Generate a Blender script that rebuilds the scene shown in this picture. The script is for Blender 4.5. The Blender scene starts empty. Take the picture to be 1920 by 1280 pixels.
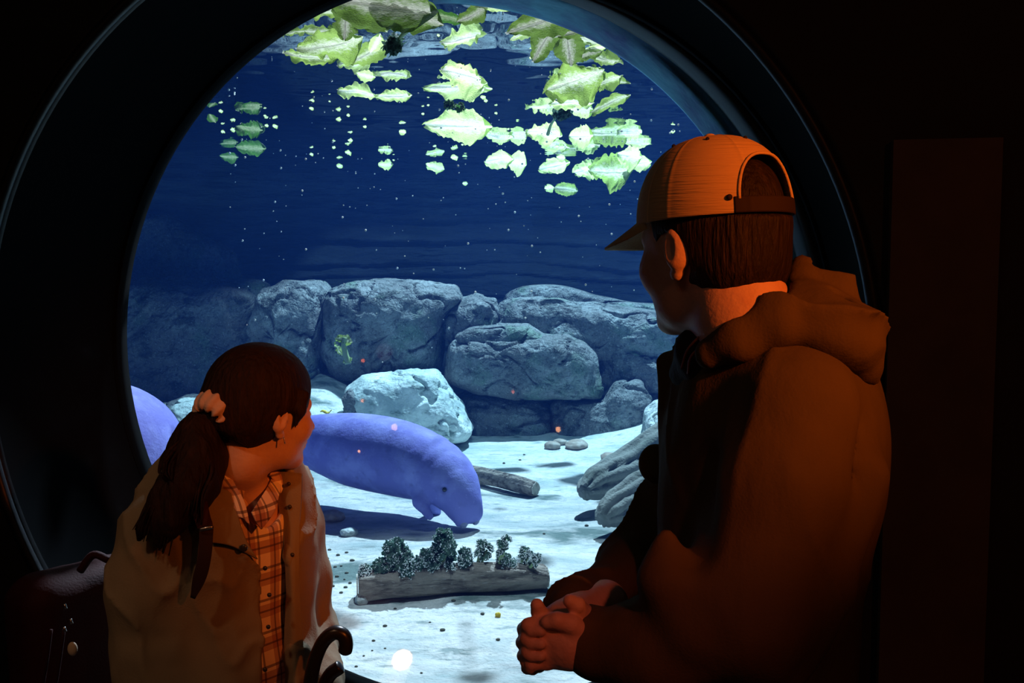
import bpy, bmesh, math, random
import numpy as np
from mathutils import Vector, Matrix

# ------------------------------------------------------------------ camera, world, lights, exposure
SC = bpy.context.scene
COL = SC.collection
FPX = 1867.0
EYE = 1.6
TILT = math.atan(140 / FPX)
cam_data = bpy.data.cameras.new('camera')
cam_data.sensor_width = 36.0
cam_data.lens = FPX / 1920 * 36.0
cam_data.clip_start = 0.05
cam = bpy.data.objects.new('camera', cam_data)
cam.location = (0, 0, EYE)
cam.rotation_euler = (math.pi / 2 - TILT, 0, 0)
COL.objects.link(cam)
SC.camera = cam

world = bpy.data.worlds.new('world')
SC.world = world
world.use_nodes = True
world.node_tree.nodes['Background'].inputs[0].default_value = (0.05, 0.08, 0.12, 1)
world.node_tree.nodes['Background'].inputs[1].default_value = 0.0

SC.view_settings.view_transform = 'Standard'
SC.view_settings.look = 'None'
SC.view_settings.exposure = 0.0
SC.view_settings.gamma = 1.0
SC.view_settings.use_curve_mapping = False
SC.cycles.use_denoising = True
SC.cycles.max_bounces = 8
SC.cycles.diffuse_bounces = 4
SC.cycles.glossy_bounces = 4
SC.cycles.transparent_max_bounces = 16
SC.cycles.volume_bounces = 0
SC.cycles.sample_clamp_indirect = 4.0
SC.cycles.caustics_reflective = False
SC.cycles.caustics_refractive = False


def spot(name, loc, target, power, color, angle=60, blend=0.3, radius=0.1):
    l = bpy.data.lights.new(name, 'SPOT')
    l.energy = power
    l.color = color
    l.spot_size = math.radians(angle)
    l.spot_blend = blend
    l.shadow_soft_size = radius
    o = bpy.data.objects.new(name, l)
    COL.objects.link(o)
    o.location = loc
    o.rotation_euler = (Vector(target) - Vector(loc)).to_track_quat('-Z', 'Y').to_euler()
    return o


# lamps hung over the open top of the tank (they shine down through the water)
spot('tank_lamp', (1.3, 9.7, 8.5), (0.55, 5.3, 0.1), 9300, (0.74, 0.83, 1.0), 64, 0.3, 0.10)
spot('tank_lamp', (-0.1, 4.3, 7.6), (0.15, 9.0, 1.0), 850, (0.62, 0.82, 1.0), 38, 0.12, 0.07)
spot('tank_lamp', (0.3, 3.9, 7.2), (0.0, 3.4, 0.1), 1250, (0.78, 0.88, 1.0), 38, 0.5, 0.12)
spot('tank_lamp', (3.4, 6.5, 8.0), (2.4, 8.0, 0.8), 200, (0.5, 0.8, 1.0), 55, 0.6, 0.3)
# the visitors' hall: orange lamps under the ceiling, some added as fill
spot('hall_lamp', (1.45, -0.35, 2.35), (0.30, 1.36, 1.62), 195, (1.0, 0.175, 0.015), 26, 1.0, 0.05)
spot('hall_lamp', (0.75, -0.9, 2.9), (0.09, 1.25, 1.12), 48, (1.0, 0.17, 0.09), 11, 1.0, 0.05)  # separate narrow spot, added to brighten the clasped hands
spot('hall_lamp', (-1.15, 0.25, 2.95), (-0.50, 1.78, 1.12), 24, (1.0, 0.50, 0.26), 31, 1.0, 0.06)
spot('hall_lamp', (1.6, -2.0, 2.9), (1.1, 2.1, 1.2), 22, (1.0, 0.25, 0.06), 60, 1.0, 0.05)  # weak extra light, added to lift the wall panel and rim


def point(name, loc, power, color, radius):
    l = bpy.data.lights.new(name, 'POINT')
    l.energy = power
    l.color = color
    l.shadow_soft_size = radius
    o = bpy.data.objects.new(name, l)
    COL.objects.link(o)
    o.location = Vector(loc)
    return o


# ------------------------------------------------------------------ placing helpers
def P(px, py, Y):
    """point of the place that the photograph shows at (px, py), at distance Y ahead"""
    u = (px - 960) / FPX
    v = (640 - py) / FPX
    dy = math.cos(TILT) + v * math.sin(TILT)
    dz = -math.sin(TILT) + v * math.cos(TILT)
    s = Y / dy
    return np.array((u * s, Y, EYE + dz * s))


WYAW = math.radians(10.6)
E1 = np.array((math.cos(WYAW), -math.sin(WYAW), 0))
NN = np.array((math.sin(WYAW), math.cos(WYAW), 0))
RZ = 1.362                      # height of the window's axis
WO = np.array((-0.282, 2.30, 0))


def W(r, d, z):
    """point in the window wall's own frame: along the wall, into the tank, up"""
    return WO + E1 * r + NN * d + np.array((0, 0, z))


# ------------------------------------------------------------------ noise
_rs = np.random.RandomState(7)
_TAB = _rs.rand(32, 32, 32).astype(np.float32)


def vnoise(p):
    p = np.asarray(p, dtype=np.float32)
    i = np.floor(p).astype(np.int32)
    f = p - i
    f = f * f * (3 - 2 * f)
    x0, y0, z0 = i[..., 0] & 31, i[..., 1] & 31, i[..., 2] & 31
    x1, y1, z1 = (x0 + 1) & 31, (y0 + 1) & 31, (z0 + 1) & 31
    fx, fy, fz = f[..., 0], f[..., 1], f[..., 2]
    a = _TAB[x0, y0, z0] * (1 - fx) + _TAB[x1, y0, z0] * fx
    b = _TAB[x0, y1, z0] * (1 - fx) + _TAB[x1, y1, z0] * fx
    c = _TAB[x0, y0, z1] * (1 - fx) + _TAB[x1, y0, z1] * fx
    d = _TAB[x0, y1, z1] * (1 - fx) + _TAB[x1, y1, z1] * fx
    return (a * (1 - fy) + b * fy) * (1 - fz) + (c * (1 - fy) + d * fy) * fz - 0.5


def fbm(p, oct=4, gain=0.5):
    p = np.asarray(p, dtype=np.float32)
    s = 0
    a = 1.0
    for k in range(oct):
        s = s + a * vnoise(p * (2 ** k) + 17.3 * k)
        a *= gain
    return s


# ------------------------------------------------------------------ object helpers
def thing(name, label, cat, loc=(0, 0, 0), group=None):
    o = bpy.data.objects.new(name, None)
    o.empty_display_size = 0.05
    COL.objects.link(o)
    o.location = Vector(loc)
    o['label'] = label
    o['category'] = cat
    if group:
        o['group'] = group
    return o


def tag(o, label=None, cat=None, group=None, kind=None):
    if label: o['label'] = label
    if cat: o['category'] = cat
    if group: o['group'] = group
    if kind: o['kind'] = kind
    return o


def _origin(parent):
    if parent is None:
        return np.zeros(3)
    o = np.array(parent.location)
    return o + _origin(parent.parent)


def mesh_obj(name, verts, faces, mat, parent=None, smooth=True, loc=None, label=None):
    """verts in world coordinates; the object's origin goes to loc (or stays on its parent's)"""
    verts = np.asarray(verts, dtype=np.float64)
    me = bpy.data.meshes.new(name)
    base = _origin(parent)
    org = np.zeros(3)
    if loc is not None:
        org = np.array(loc) - base
    me.from_pydata((verts - base - org).tolist(), [], faces if isinstance(faces, list) else faces.tolist())
    me.update()
    if smooth:
        me.polygons.foreach_set('use_smooth', [True] * len(me.polygons))
    o = bpy.data.objects.new(name, me)
    COL.objects.link(o)
    if parent is not None:
        o.parent = parent
    o.location = Vector(org)
    if mat is not None:
        me.materials.append(mat)
    if label:
        o['label'] = label
    return o


class MB:
    """collects shapes for one mesh"""
    def __init__(s):
        s.v = []
        s.f = []

    def add(s, v, f):
        n = len(s.v)
        s.v.extend([tuple(map(float, q)) for q in v])
        s.f.extend([tuple(int(i) + n for i in q) for q in f])
        return s

    def box(s, lo, hi, fn=None):
        x0, y0, z0 = lo
        x1, y1, z1 = hi
        v = [(x0, y0, z0), (x1, y0, z0), (x1, y1, z0), (x0, y1, z0), (x0, y0, z1), (x1, y0, z1), (x1, y1, z1), (x0, y1, z1)]
        if fn:
            v = [fn(*q) for q in v]
        return s.add(v, [(0, 3, 2, 1), (4, 5, 6, 7), (0, 1, 5, 4), (1, 2, 6, 5), (2, 3, 7, 6), (3, 0, 4, 7)])

    def tube(s, pts, rad, n=12, flat=1.0):
        v, f = tube(pts, rad, n, flat)
        return s.add(v, f)

    def ball(s, c, r, n=10):
        c = np.array(c)
        r = np.array(r) * np.ones(3)
        v = []
        for i in range(n + 1):
            t = math.pi * i / n
            for j in range(2 * n):
                a = math.pi * j / n
                v.append(c + r * (math.sin(t) * math.cos(a), math.sin(t) * math.sin(a), math.cos(t)))
        m = 2 * n
        f = [(i * m + j, (i + 1) * m + j, (i + 1) * m + (j + 1) % m, i * m + (j + 1) % m) for i in range(n) for j in range(m)]
        return s.add(v, f)

    def obj(s, name, mat, parent=None, **k):
        return mesh_obj(name, s.v, s.f, mat, parent, **k)


def catmull(pts, n):
    pts = np.array(pts, dtype=float)
    if len(pts) == 2:
        t = np.linspace(0, 1, n)[:, None]
        return pts[0] * (1 - t) + pts[1] * t
    q = np.vstack([2 * pts[0] - pts[1], pts, 2 * pts[-1] - pts[-2]])
    out = []
    m = len(pts) - 1
    for k in np.linspace(0, m, n):
        i = min(int(k), m - 1)
        t = k - i
        a, b, c, d = q[i], q[i + 1], q[i + 2], q[i + 3]
        out.append(0.5 * ((2 * b) + (-a + c) * t + (2 * a - 5 * b + 4 * c - d) * t * t + (-a + 3 * b - 3 * c + d) * t ** 3))
    return np.array(out)


def tube(pts, rad, n=12, flat=1.0, up=(0, 0, 1)):
    pts = np.array(pts, dtype=float)
    m = len(pts)
    rad = np.ones(m) * rad if np.isscalar(rad) else np.array(rad, dtype=float)
    if len(rad) != m:
        rad = np.interp(np.linspace(0, 1, m), np.linspace(0, 1, len(rad)), rad)
    T = np.gradient(pts, axis=0)
    T /= np.linalg.norm(T, axis=1)[:, None] + 1e-9
    u = np.array(up, float)
    if abs(np.dot(u, T[0])) > 0.95:
        u = np.array((1.0, 0, 0))
    A = np.cross(T[0], u)
    A /= np.linalg.norm(A)
    v = []
    for i in range(m):
        A = A - T[i] * np.dot(A, T[i])
        A /= np.linalg.norm(A) + 1e-9
        B = np.cross(T[i], A)
        for j in range(n):
            a = 2 * math.pi * j / n
            v.append(pts[i] + rad[i] * (math.cos(a) * A + flat * math.sin(a) * B))
    f = [(i * n + j, i * n + (j + 1) % n, (i + 1) * n + (j + 1) % n, (i + 1) * n + j) for i in range(m - 1) for j in range(n)]
    f.append(tuple(range(n))[::-1])
    f.append(tuple((m - 1) * n + j for j in range(n)))
    return v, f


# ------------------------------------------------------------------ implicit shapes, for grown bodies and cloth
class Field:
    def __init__(s, lo, hi, h):
        s.h = h
        s.lo = np.array(lo, float)
        n = np.ceil((np.array(hi) - s.lo) / h).astype(int) + 1
        ax = [s.lo[k] + h * np.arange(n[k]) for k in range(3)]
        s.p = np.stack(np.meshgrid(*ax, indexing='ij'), axis=-1).astype(np.float32)
        s.F = np.full(s.p.shape[:3], 1.0, dtype=np.float32)

    def un(s, d, k=0.0):
        s.F = smin(s.F, d, k)
        return s

    def sub(s, d, k=0.0):
        s.F = -smin(-s.F, d, k)
        return s

    def disp(s, amt):
        s.F = s.F - amt
        return s

    def mesh(s):
        return nets(s.F, s.lo, s.h)


def smin(a, b, k):
    if k <= 0:
        return np.minimum(a, b)
    h = np.clip(0.5 + 0.5 * (b - a) / k, 0, 1)
    return b * (1 - h) + a * h - k * h * (1 - h)


def cone(p, a, b, ra, rb, sq=None):
    """round cone from a (radius ra) to b (radius rb)"""
    a = np.array(a, np.float32)
    b = np.array(b, np.float32)
    ba = b - a
    pa = p - a
    t = np.clip((pa @ ba) / max(float(ba @ ba), 1e-9), 0, 1)
    d = np.linalg.norm(pa - t[..., None] * ba, axis=-1)
    return d - (ra + (rb - ra) * t)


def ell(p, c, r, R=None):
    q = p - np.array(c, np.float32)
    if R is not None:
        q = q @ np.array(R, np.float32)          # columns of R are the ellipsoid's axes
    r = np.array(r, np.float32)
    k0 = np.linalg.norm(q / r, axis=-1)
    k1 = np.linalg.norm(q / (r * r), axis=-1)
    return k0 * (k0 - 1.0) / np.maximum(k1, 1e-6)


def rbox(p, c, half, rad, R=None):
    q = p - np.array(c, np.float32)
    if R is not None:
        q = q @ np.array(R, np.float32)
    q = np.abs(q) - (np.array(half, np.float32) - rad)
    return np.linalg.norm(np.maximum(q, 0), axis=-1) + np.minimum(q.max(axis=-1), 0) - rad


def chain(p, pts, rads, k=0.02):
    d = None
    for i in range(len(pts) - 1):
        e = cone(p, pts[i], pts[i + 1], rads[i], rads[i + 1])
        d = e if d is None else smin(d, e, k)
    return d


def nets(F, lo, h):
    """surface nets: one vertex per cell the surface crosses"""
    F = np.pad(F, 1, constant_values=1.0)
    lo = np.array(lo) - h
    S = F < 0
    nx, ny, nz = (np.array(F.shape) - 1)
    def c(A, i, j, k):
        return A[i:i + nx, j:j + ny, k:k + nz]
    cnt = sum(c(S, i, j, k).astype(np.int8) for i in (0, 1) for j in (0, 1) for k in (0, 1))
    act = (cnt > 0) & (cnt < 8)
    idx = np.argwhere(act)
    N = len(idx)
    ids = -np.ones(act.shape, dtype=np.int64)
    ids[act] = np.arange(N)
    acc = np.zeros((N, 3))
    num = np.zeros(N)
    I, J, K = idx.T
    for ax in range(3):
        o1, o2 = [q for q in range(3) if q != ax]
        for s1 in (0, 1):
            for s2 in (0, 1):
                off = np.zeros(3, int)
                off[o1] = s1
                off[o2] = s2
                e = np.zeros(3, int)
                e[ax] = 1
                f0 = F[I + off[0], J + off[1], K + off[2]]
                f1 = F[I + off[0] + e[0], J + off[1] + e[1], K + off[2] + e[2]]
                m = (f0 < 0) != (f1 < 0)
                t = f0[m] / (f0[m] - f1[m])
                pt = np.zeros((m.sum(), 3)) + off
                pt[:, ax] += t
                acc[m] += pt
                num[m] += 1
    V = lo + h * (idx + acc / num[:, None])
    faces = []
    for ax in range(3):
        o1, o2 = [(1, 2), (2, 0), (0, 1)][ax]
        sl0 = [slice(None)] * 3
        sl1 = [slice(None)] * 3
        sl0[ax] = slice(0, -1)
        sl1[ax] = slice(1, None)
        a, b = S[tuple(sl0)], S[tuple(sl1)]
        for flip, m in ((False, a & ~b), (True, ~a & b)):
            q = np.argwhere(m)
            ok = (q[:, o1] > 0) & (q[:, o2] > 0) & (q[:, o1] < [nx, ny, nz][o1]) & (q[:, o2] < [nx, ny, nz][o2])
            q = q[ok]
            if not len(q):
                continue
            def g(d1, d2):
                r = q.copy()
                r[:, o1] -= d1
                r[:, o2] -= d2
                return ids[r[:, 0], r[:, 1], r[:, 2]]
            quad = np.stack([g(0, 0), g(1, 0), g(1, 1), g(0, 1)], axis=1)
            if flip:
                quad = quad[:, ::-1]
            faces.append(quad)
    Fq = np.vstack(faces)
    return V, Fq[:, ::1]


def relax(V, Fq, n=2, w=0.5):
    """smooth a quad mesh"""
    e = np.vstack([Fq[:, [0, 1]], Fq[:, [1, 2]], Fq[:, [2, 3]], Fq[:, [3, 0]]])
    for _ in range(n):
        s = np.zeros_like(V)
        c = np.zeros(len(V))
        np.add.at(s, e[:, 0], V[e[:, 1]])
        np.add.at(c, e[:, 0], 1)
        np.add.at(s, e[:, 1], V[e[:, 0]])
        np.add.at(c, e[:, 1], 1)
        V = V * (1 - w) + w * s / np.maximum(c, 1)[:, None]
    return V


def frame(yaw, pitch=0.0, roll=0.0):
    """columns: forward, left, up.  yaw measured from +Y towards +X; pitch down positive"""
    f = np.array((math.sin(yaw), math.cos(yaw), 0))
    l = np.array((-math.cos(yaw), math.sin(yaw), 0))
    u = np.array((0, 0, 1.0))
    f2 = f * math.cos(pitch) - u * math.sin(pitch)
    u2 = u * math.cos(pitch) + f * math.sin(pitch)
    l2 = l * math.cos(roll) + u2 * math.sin(roll)
    u3 = u2 * math.cos(roll) - l * math.sin(roll)
    return np.stack([f2, l2, u3], axis=1)


# ------------------------------------------------------------------ materials
def mat(name, col=(0.5, 0.5, 0.5), rough=0.7, metal=0.0, spec=0.3, noise=None, bump=None, sheen=0.0):
    """noise = (scale, other colour, lo, hi[, (sx,sy,sz)]) ; bump = (scale, strength[, (sx,sy,sz)])"""
    m = bpy.data.materials.new(name)
    m.use_nodes = True
    nt = m.node_tree
    b = nt.nodes['Principled BSDF']
    b.inputs['Base Color'].default_value = (*col, 1)
    b.inputs['Roughness'].default_value = rough
    b.inputs['Metallic'].default_value = metal
    b.inputs['Specular IOR Level'].default_value = spec
    if sheen:
        b.inputs['Sheen Weight'].default_value = sheen
    tc = nt.nodes.new('ShaderNodeTexCoord')

    def mapped(s):
        if s is None:
            return tc.outputs['Object']
        mp = nt.nodes.new('ShaderNodeMapping')
        mp.inputs['Scale'].default_value = s
        nt.links.new(tc.outputs['Object'], mp.inputs[0])
        return mp.outputs[0]
    last = None
    if noise:
        for nz in (noise if isinstance(noise, list) else [noise]):
            n = nt.nodes.new('ShaderNodeTexNoise')
            n.inputs['Scale'].default_value = nz[0]
            n.inputs['Detail'].default_value = 6
            n.inputs['Roughness'].default_value = 0.6
            nt.links.new(mapped(nz[4] if len(nz) > 4 else None), n.inputs['Vector'])
            r = nt.nodes.new('ShaderNodeMapRange')
            r.inputs['From Min'].default_value = nz[2]
            r.inputs['From Max'].default_value = nz[3]
            nt.links.new(n.outputs['Fac'], r.inputs['Value'])
            mx = nt.nodes.new('ShaderNodeMix')
            mx.data_type = 'RGBA'
            nt.links.new(r.outputs[0], mx.inputs['Factor'])
            if last is None:
                mx.inputs[6].default_value = (*col, 1)
            else:
                nt.links.new(last, mx.inputs[6])
            mx.inputs[7].default_value = (*nz[1], 1)
            last = mx.outputs[2]
        nt.links.new(last, b.inputs['Base Color'])
    if bump:
        prev = None
        for bp in (bump if isinstance(bump, list) else [bump]):
            n = nt.nodes.new('ShaderNodeTexNoise')
            n.inputs['Scale'].default_value = bp[0]
            n.inputs['Detail'].default_value = 5
            nt.links.new(mapped(bp[2] if len(bp) > 2 else None), n.inputs['Vector'])
            bn = nt.nodes.new('ShaderNodeBump')
            bn.inputs['Strength'].default_value = 1.0
            bn.inputs['Distance'].default_value = bp[1]
            nt.links.new(n.outputs['Fac'], bn.inputs['Height'])
            if prev is not None:
                nt.links.new(prev, bn.inputs['Normal'])
            prev = bn.outputs[0]
        nt.links.new(prev, b.inputs['Normal'])
    return m


M = {}
M['hall_wall'] = mat('hall_wall', (0.022, 0.019, 0.017), 0.75, noise=(6, (0.03, 0.026, 0.02), .4, .7), bump=(60, 0.001))
M['hall_floor'] = mat('hall_floor', (0.03, 0.028, 0.026), 0.6, noise=(20, (0.05, 0.045, 0.04), .4, .7))
M['panel'] = mat('panel', (0.12, 0.075, 0.05), 0.7, noise=(8, (0.09, 0.055, 0.04), .4, .7))
M['rim'] = mat('rim', (0.012, 0.013, 0.015), 0.42, spec=0.3, bump=(30, 0.0006))
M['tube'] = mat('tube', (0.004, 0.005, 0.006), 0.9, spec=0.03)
M['dark_band'] = mat('dark_band', (0.035, 0.05, 0.052), 0.5, noise=(5, (0.02, 0.03, 0.035), .4, .6))
M['blue_band'] = mat('blue_band', (0.08, 0.34, 0.50), 0.6, noise=(4, (0.04, 0.10, 0.30), .4, .62, (1, 1, .3)), bump=(12, 0.01))
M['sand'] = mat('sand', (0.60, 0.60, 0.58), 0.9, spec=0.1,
                noise=[(1.6, (0.34, 0.41, 0.41), .46, .66, (1.0, 2.2, 1)), (30, (0.38, 0.42, 0.42), .52, .72), (0.95, (0.13, 0.18, 0.17), .565, .63, (1, 1.5, 1)), (7, (0.27, 0.32, 0.31), .57, .68, (1, 2.4, 1))],  # broad dark patches mix algae with leaf-raft shadow painted into the colour
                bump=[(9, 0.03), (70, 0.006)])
M['rock'] = mat('rock', (0.16, 0.17, 0.175), 0.9, spec=0.15,
                noise=[(2.6, (0.29, 0.32, 0.33), .46, .62), (5, (0.055, 0.065, 0.065), .50, .66), (1.9, (0.13, 0.20, 0.15), .54, .66), (70, (0.46, 0.48, 0.48), .58, .72), (24, (0.08, 0.1, 0.1), .56, .7)],
                bump=[(5, 0.12), (16, 0.05), (60, 0.014)])
M['pale_rock'] = mat('pale_rock', (0.42, 0.50, 0.50), 0.9, spec=0.15,
                     noise=[(3, (0.70, 0.76, 0.74), .45, .62), (5, (0.16, 0.22, 0.20), .56, .66, (1, 1, 2.5)), (60, (0.5, 0.55, 0.5), .6, .75)],
                     bump=[(7, 0.05), (40, 0.012)])
M['wall_rock'] = mat('wall_rock', (0.095, 0.115, 0.135), 0.9, spec=0.1,
                     noise=[(2.0, (0.14, 0.17, 0.19), .5, .7, (1, 1, 4)), (1.0, (0.06, 0.08, 0.085), .5, .7, (1, 1, 5))],
                     bump=[(6, 0.05, (1, 1, 5)), (30, 0.012)])
M['pebble'] = mat('pebble', (0.30, 0.24, 0.20), 0.8, noise=(12, (0.5, 0.45, 0.4), .45, .7), bump=(30, 0.004))
M['pellet'] = mat('pellet', (0.16, 0.15, 0.12), 0.9, noise=(40, (0.08, 0.09, 0.07), .4, .6))
M['manatee'] = mat('manatee', (0.20, 0.21, 0.64), 0.75, spec=0.25,
                   noise=[(5, (0.30, 0.33, 0.80), .45, .65), (14, (0.16, 0.17, 0.50), .56, .75), (60, (0.38, 0.40, 0.85), .62, .8)],
                   bump=[(26, 0.003), (110, 0.0015)])
M['manatee_eye'] = mat('manatee_eye', (0.02, 0.02, 0.03), 0.2, spec=0.6)
M['manatee_pad'] = mat('manatee_pad', (0.27, 0.30, 0.52), 0.85, bump=[(90, 0.006)])
M['wood'] = mat('wood', (0.30, 0.26, 0.22), 0.85, noise=[(4, (0.10, 0.085, 0.075), .45, .62, (1, 6, 6)), (30, (0.38, 0.36, 0.34), .58, .7, (1, 4, 4))],
                bump=[(10, 0.02, (1, 5, 5)), (50, 0.006)])
M['drift'] = mat('drift', (0.20, 0.22, 0.20), 0.85, noise=[(3, (0.09, 0.11, 0.09), .46, .62), (2, (0.13, 0.2, 0.16), .55, .7)],
                 bump=[(14, 0.02), (60, 0.006)])
M['cut_wood'] = mat('cut_wood', (0.55, 0.52, 0.46), 0.85, noise=(25, (0.3, 0.27, 0.22), .45, .65))
M['stem'] = mat('stem', (0.35, 0.50, 0.25), 0.6)
M['bubble'] = mat('bubble', (0.9, 0.95, 0.95), 0.15, spec=0.9)
M['yellow'] = mat('yellow', (0.70, 0.52, 0.05), 0.6, noise=(30, (0.3, 0.2, 0.03), .5, .7))
M['speck'] = mat('speck', (0.9, 0.95, 0.9), 0.6)


def leafy(name, inner, edge, trans=0.55, clear=0.0):
    """leaf: pale near the rib, green at the margin (attribute 'mid' is 0 on the rib, 1 at the margin)"""
    m = bpy.data.materials.new(name)
    m.use_nodes = True
    nt = m.node_tree
    nt.nodes.clear()
    out = nt.nodes.new('ShaderNodeOutputMaterial')
    at = nt.nodes.new('ShaderNodeAttribute')
    at.attribute_name = 'mid'
    n = nt.nodes.new('ShaderNodeTexNoise')
    n.inputs['Scale'].default_value = 18
    n.inputs['Detail'].default_value = 5
    ad = nt.nodes.new('ShaderNodeMath')
    ad.operation = 'MULTIPLY_ADD'
    ad.inputs[1].default_value = 0.9
    nt.links.new(n.outputs['Fac'], ad.inputs[0])
    nt.links.new(at.outputs['Fac'], ad.inputs[2])
    r = nt.nodes.new('ShaderNodeValToRGB')
    r.color_ramp.elements[0].position = 0.42
    r.color_ramp.elements[0].color = (*inner, 1)
    r.color_ramp.elements[1].position = 1.15 if False else 1.0
    r.color_ramp.elements[1].color = (*edge, 1)
    nt.links.new(ad.outputs[0], r.inputs[0])
    d = nt.nodes.new('ShaderNodeBsdfDiffuse')
    t = nt.nodes.new('ShaderNodeBsdfTranslucent')
    g = nt.nodes.new('ShaderNodeBsdfGlossy')
    g.inputs['Roughness'].default_value = 0.35
    for q in (d, t):
        nt.links.new(r.outputs[0], q.inputs[0])
    n2 = nt.nodes.new('ShaderNodeTexNoise')
    n2.inputs['Scale'].default_value = 45
    bp = nt.nodes.new('ShaderNodeBump')
    bp.inputs['Distance'].default_value = 0.006
    nt.links.new(n2.outputs['Fac'], bp.inputs['Height'])
    for q in (d, t, g):
        nt.links.new(bp.outputs[0], q.inputs['Normal'])
    m1 = nt.nodes.new('ShaderNodeMixShader')
    m1.inputs[0].default_value = trans
    nt.links.new(d.outputs[0], m1.inputs[1])
    nt.links.new(t.outputs[0], m1.inputs[2])
    m2 = nt.nodes.new('ShaderNodeMixShader')
    m2.inputs[0].default_value = 0.06
    nt.links.new(m1.outputs[0], m2.inputs[1])
    nt.links.new(g.outputs[0], m2.inputs[2])
    last = m2.outputs[0]
    if clear:
        tp = nt.nodes.new('ShaderNodeBsdfTransparent')
        m3 = nt.nodes.new('ShaderNodeMixShader')
        m3.inputs[0].default_value = clear
        nt.links.new(last, m3.inputs[1])
        nt.links.new(tp.outputs[0], m3.inputs[2])
        last = m3.outputs[0]
    nt.links.new(last, out.inputs[0])
    return m


M['lettuce'] = leafy('lettuce', (0.84, 0.86, 0.66), (0.30, 0.44, 0.09), 0.6)
M['lettuce_dark'] = leafy('lettuce_dark', (0.55, 0.65, 0.35), (0.07, 0.20, 0.03), 0.45)  # some leaves are dark themselves; for the left group the shade is painted in
M['lettuce_olive_dim'] = leafy('lettuce_olive_dim', (0.66, 0.62, 0.50), (0.14, 0.23, 0.04), 0.5)  # duller copy of lettuce: dimness outside the light beam put into the colour
M['lettuce_rib'] = leafy('lettuce_rib', (0.93, 0.90, 0.82), (0.85, 0.88, 0.7), 0.5, 0.62)
M['lettuce_white_lit'] = leafy('lettuce_white_lit', (0.97, 0.98, 0.92), (0.62, 0.82, 0.30), 0.72)  # beam brightness painted in for the middle leaves; stalk pieces are white themselves
M['kale'] = leafy('kale', (0.20, 0.36, 0.24), (0.08, 0.20, 0.15), 0.3)


def water_materials():
    m = bpy.data.materials.new('water_surface')
    m.use_nodes = True
    nt = m.node_tree
    nt.nodes.clear()
    out = nt.nodes.new('ShaderNodeOutputMaterial')
    n = nt.nodes.new('ShaderNodeTexNoise')
    n.inputs['Scale'].default_value = 1.6
    n.inputs['Detail'].default_value = 2
    tc = nt.nodes.new('ShaderNodeTexCoord')
    nt.links.new(tc.outputs['Object'], n.inputs['Vector'])
    bp = nt.nodes.new('ShaderNodeBump')
    bp.inputs['Distance'].default_value = 0.02
    bp.inputs['Strength'].default_value = 0.5
    nt.links.new(n.outputs['Fac'], bp.inputs['Height'])
    fr = nt.nodes.new('ShaderNodeFresnel')
    fr.inputs['IOR'].default_value = 1.33
    tr = nt.nodes.new('ShaderNodeBsdfTransparent')
    gl = nt.nodes.new('ShaderNodeBsdfGlossy')
    gl.inputs['Roughness'].default_value = 0.015
    nt.links.new(bp.outputs[0], gl.inputs['Normal'])
    mx = nt.nodes.new('ShaderNodeMixShader')
    nt.links.new(fr.outputs[0], mx.inputs[0])
    nt.links.new(tr.outputs[0], mx.inputs[1])
    nt.links.new(gl.outputs[0], mx.inputs[2])
    nt.links.new(mx.outputs[0], out.inputs[0])
    v = bpy.data.materials.new('tank_water')
    v.use_nodes = True
    nt = v.node_tree
    nt.nodes.clear()
    out = nt.nodes.new('ShaderNodeOutputMaterial')
    a = nt.nodes.new('ShaderNodeVolumeAbsorption')
    a.inputs['Color'].default_value = (0.0, 0.62, 0.80, 1)
    a.inputs['Density'].default_value = 0.10
    s = nt.nodes.new('ShaderNodeVolumeScatter')
    s.inputs['Color'].default_value = (0.05, 0.22, 1.0, 1)
    s.inputs['Density'].default_value = 0.017
    s.inputs['Anisotropy'].default_value = 0.0
    ad = nt.nodes.new('ShaderNodeAddShader')
    nt.links.new(a.outputs[0], ad.inputs[0])
    nt.links.new(s.outputs[0], ad.inputs[1])
    nt.links.new(ad.outputs[0], out.inputs['Volume'])
    g = bpy.data.materials.new('acrylic')
    g.use_nodes = True
    nt = g.node_tree
    nt.nodes.clear()
    out = nt.nodes.new('ShaderNodeOutputMaterial')
    fr = nt.nodes.new('ShaderNodeFresnel')
    fr.inputs['IOR'].default_value = 1.42
    tr = nt.nodes.new('ShaderNodeBsdfTransparent')
    tr.inputs[0].default_value = (0.97, 0.99, 1.0, 1)
    gl = nt.nodes.new('ShaderNodeBsdfGlossy')
    gl.inputs['Roughness'].default_value = 0.02
    mx = nt.nodes.new('ShaderNodeMixShader')
    nt.links.new(fr.outputs[0], mx.inputs[0])
    nt.links.new(tr.outputs[0], mx.inputs[1])
    nt.links.new(gl.outputs[0], mx.inputs[2])
    nt.links.new(mx.outputs[0], out.inputs[0])
    M['water_surface'], M['tank_water'], M['acrylic'] = m, v, g


water_materials()
# ------------------------------------------------------------------ the setting: hall
def struct(o):
    o['kind'] = 'structure'
    return o


SURF = 2.48                     # water level
SAND = 0.10
TUBE = 0.57                     # depth of the window's tunnel
WR = 1.069                      # radius of the opening


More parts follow.
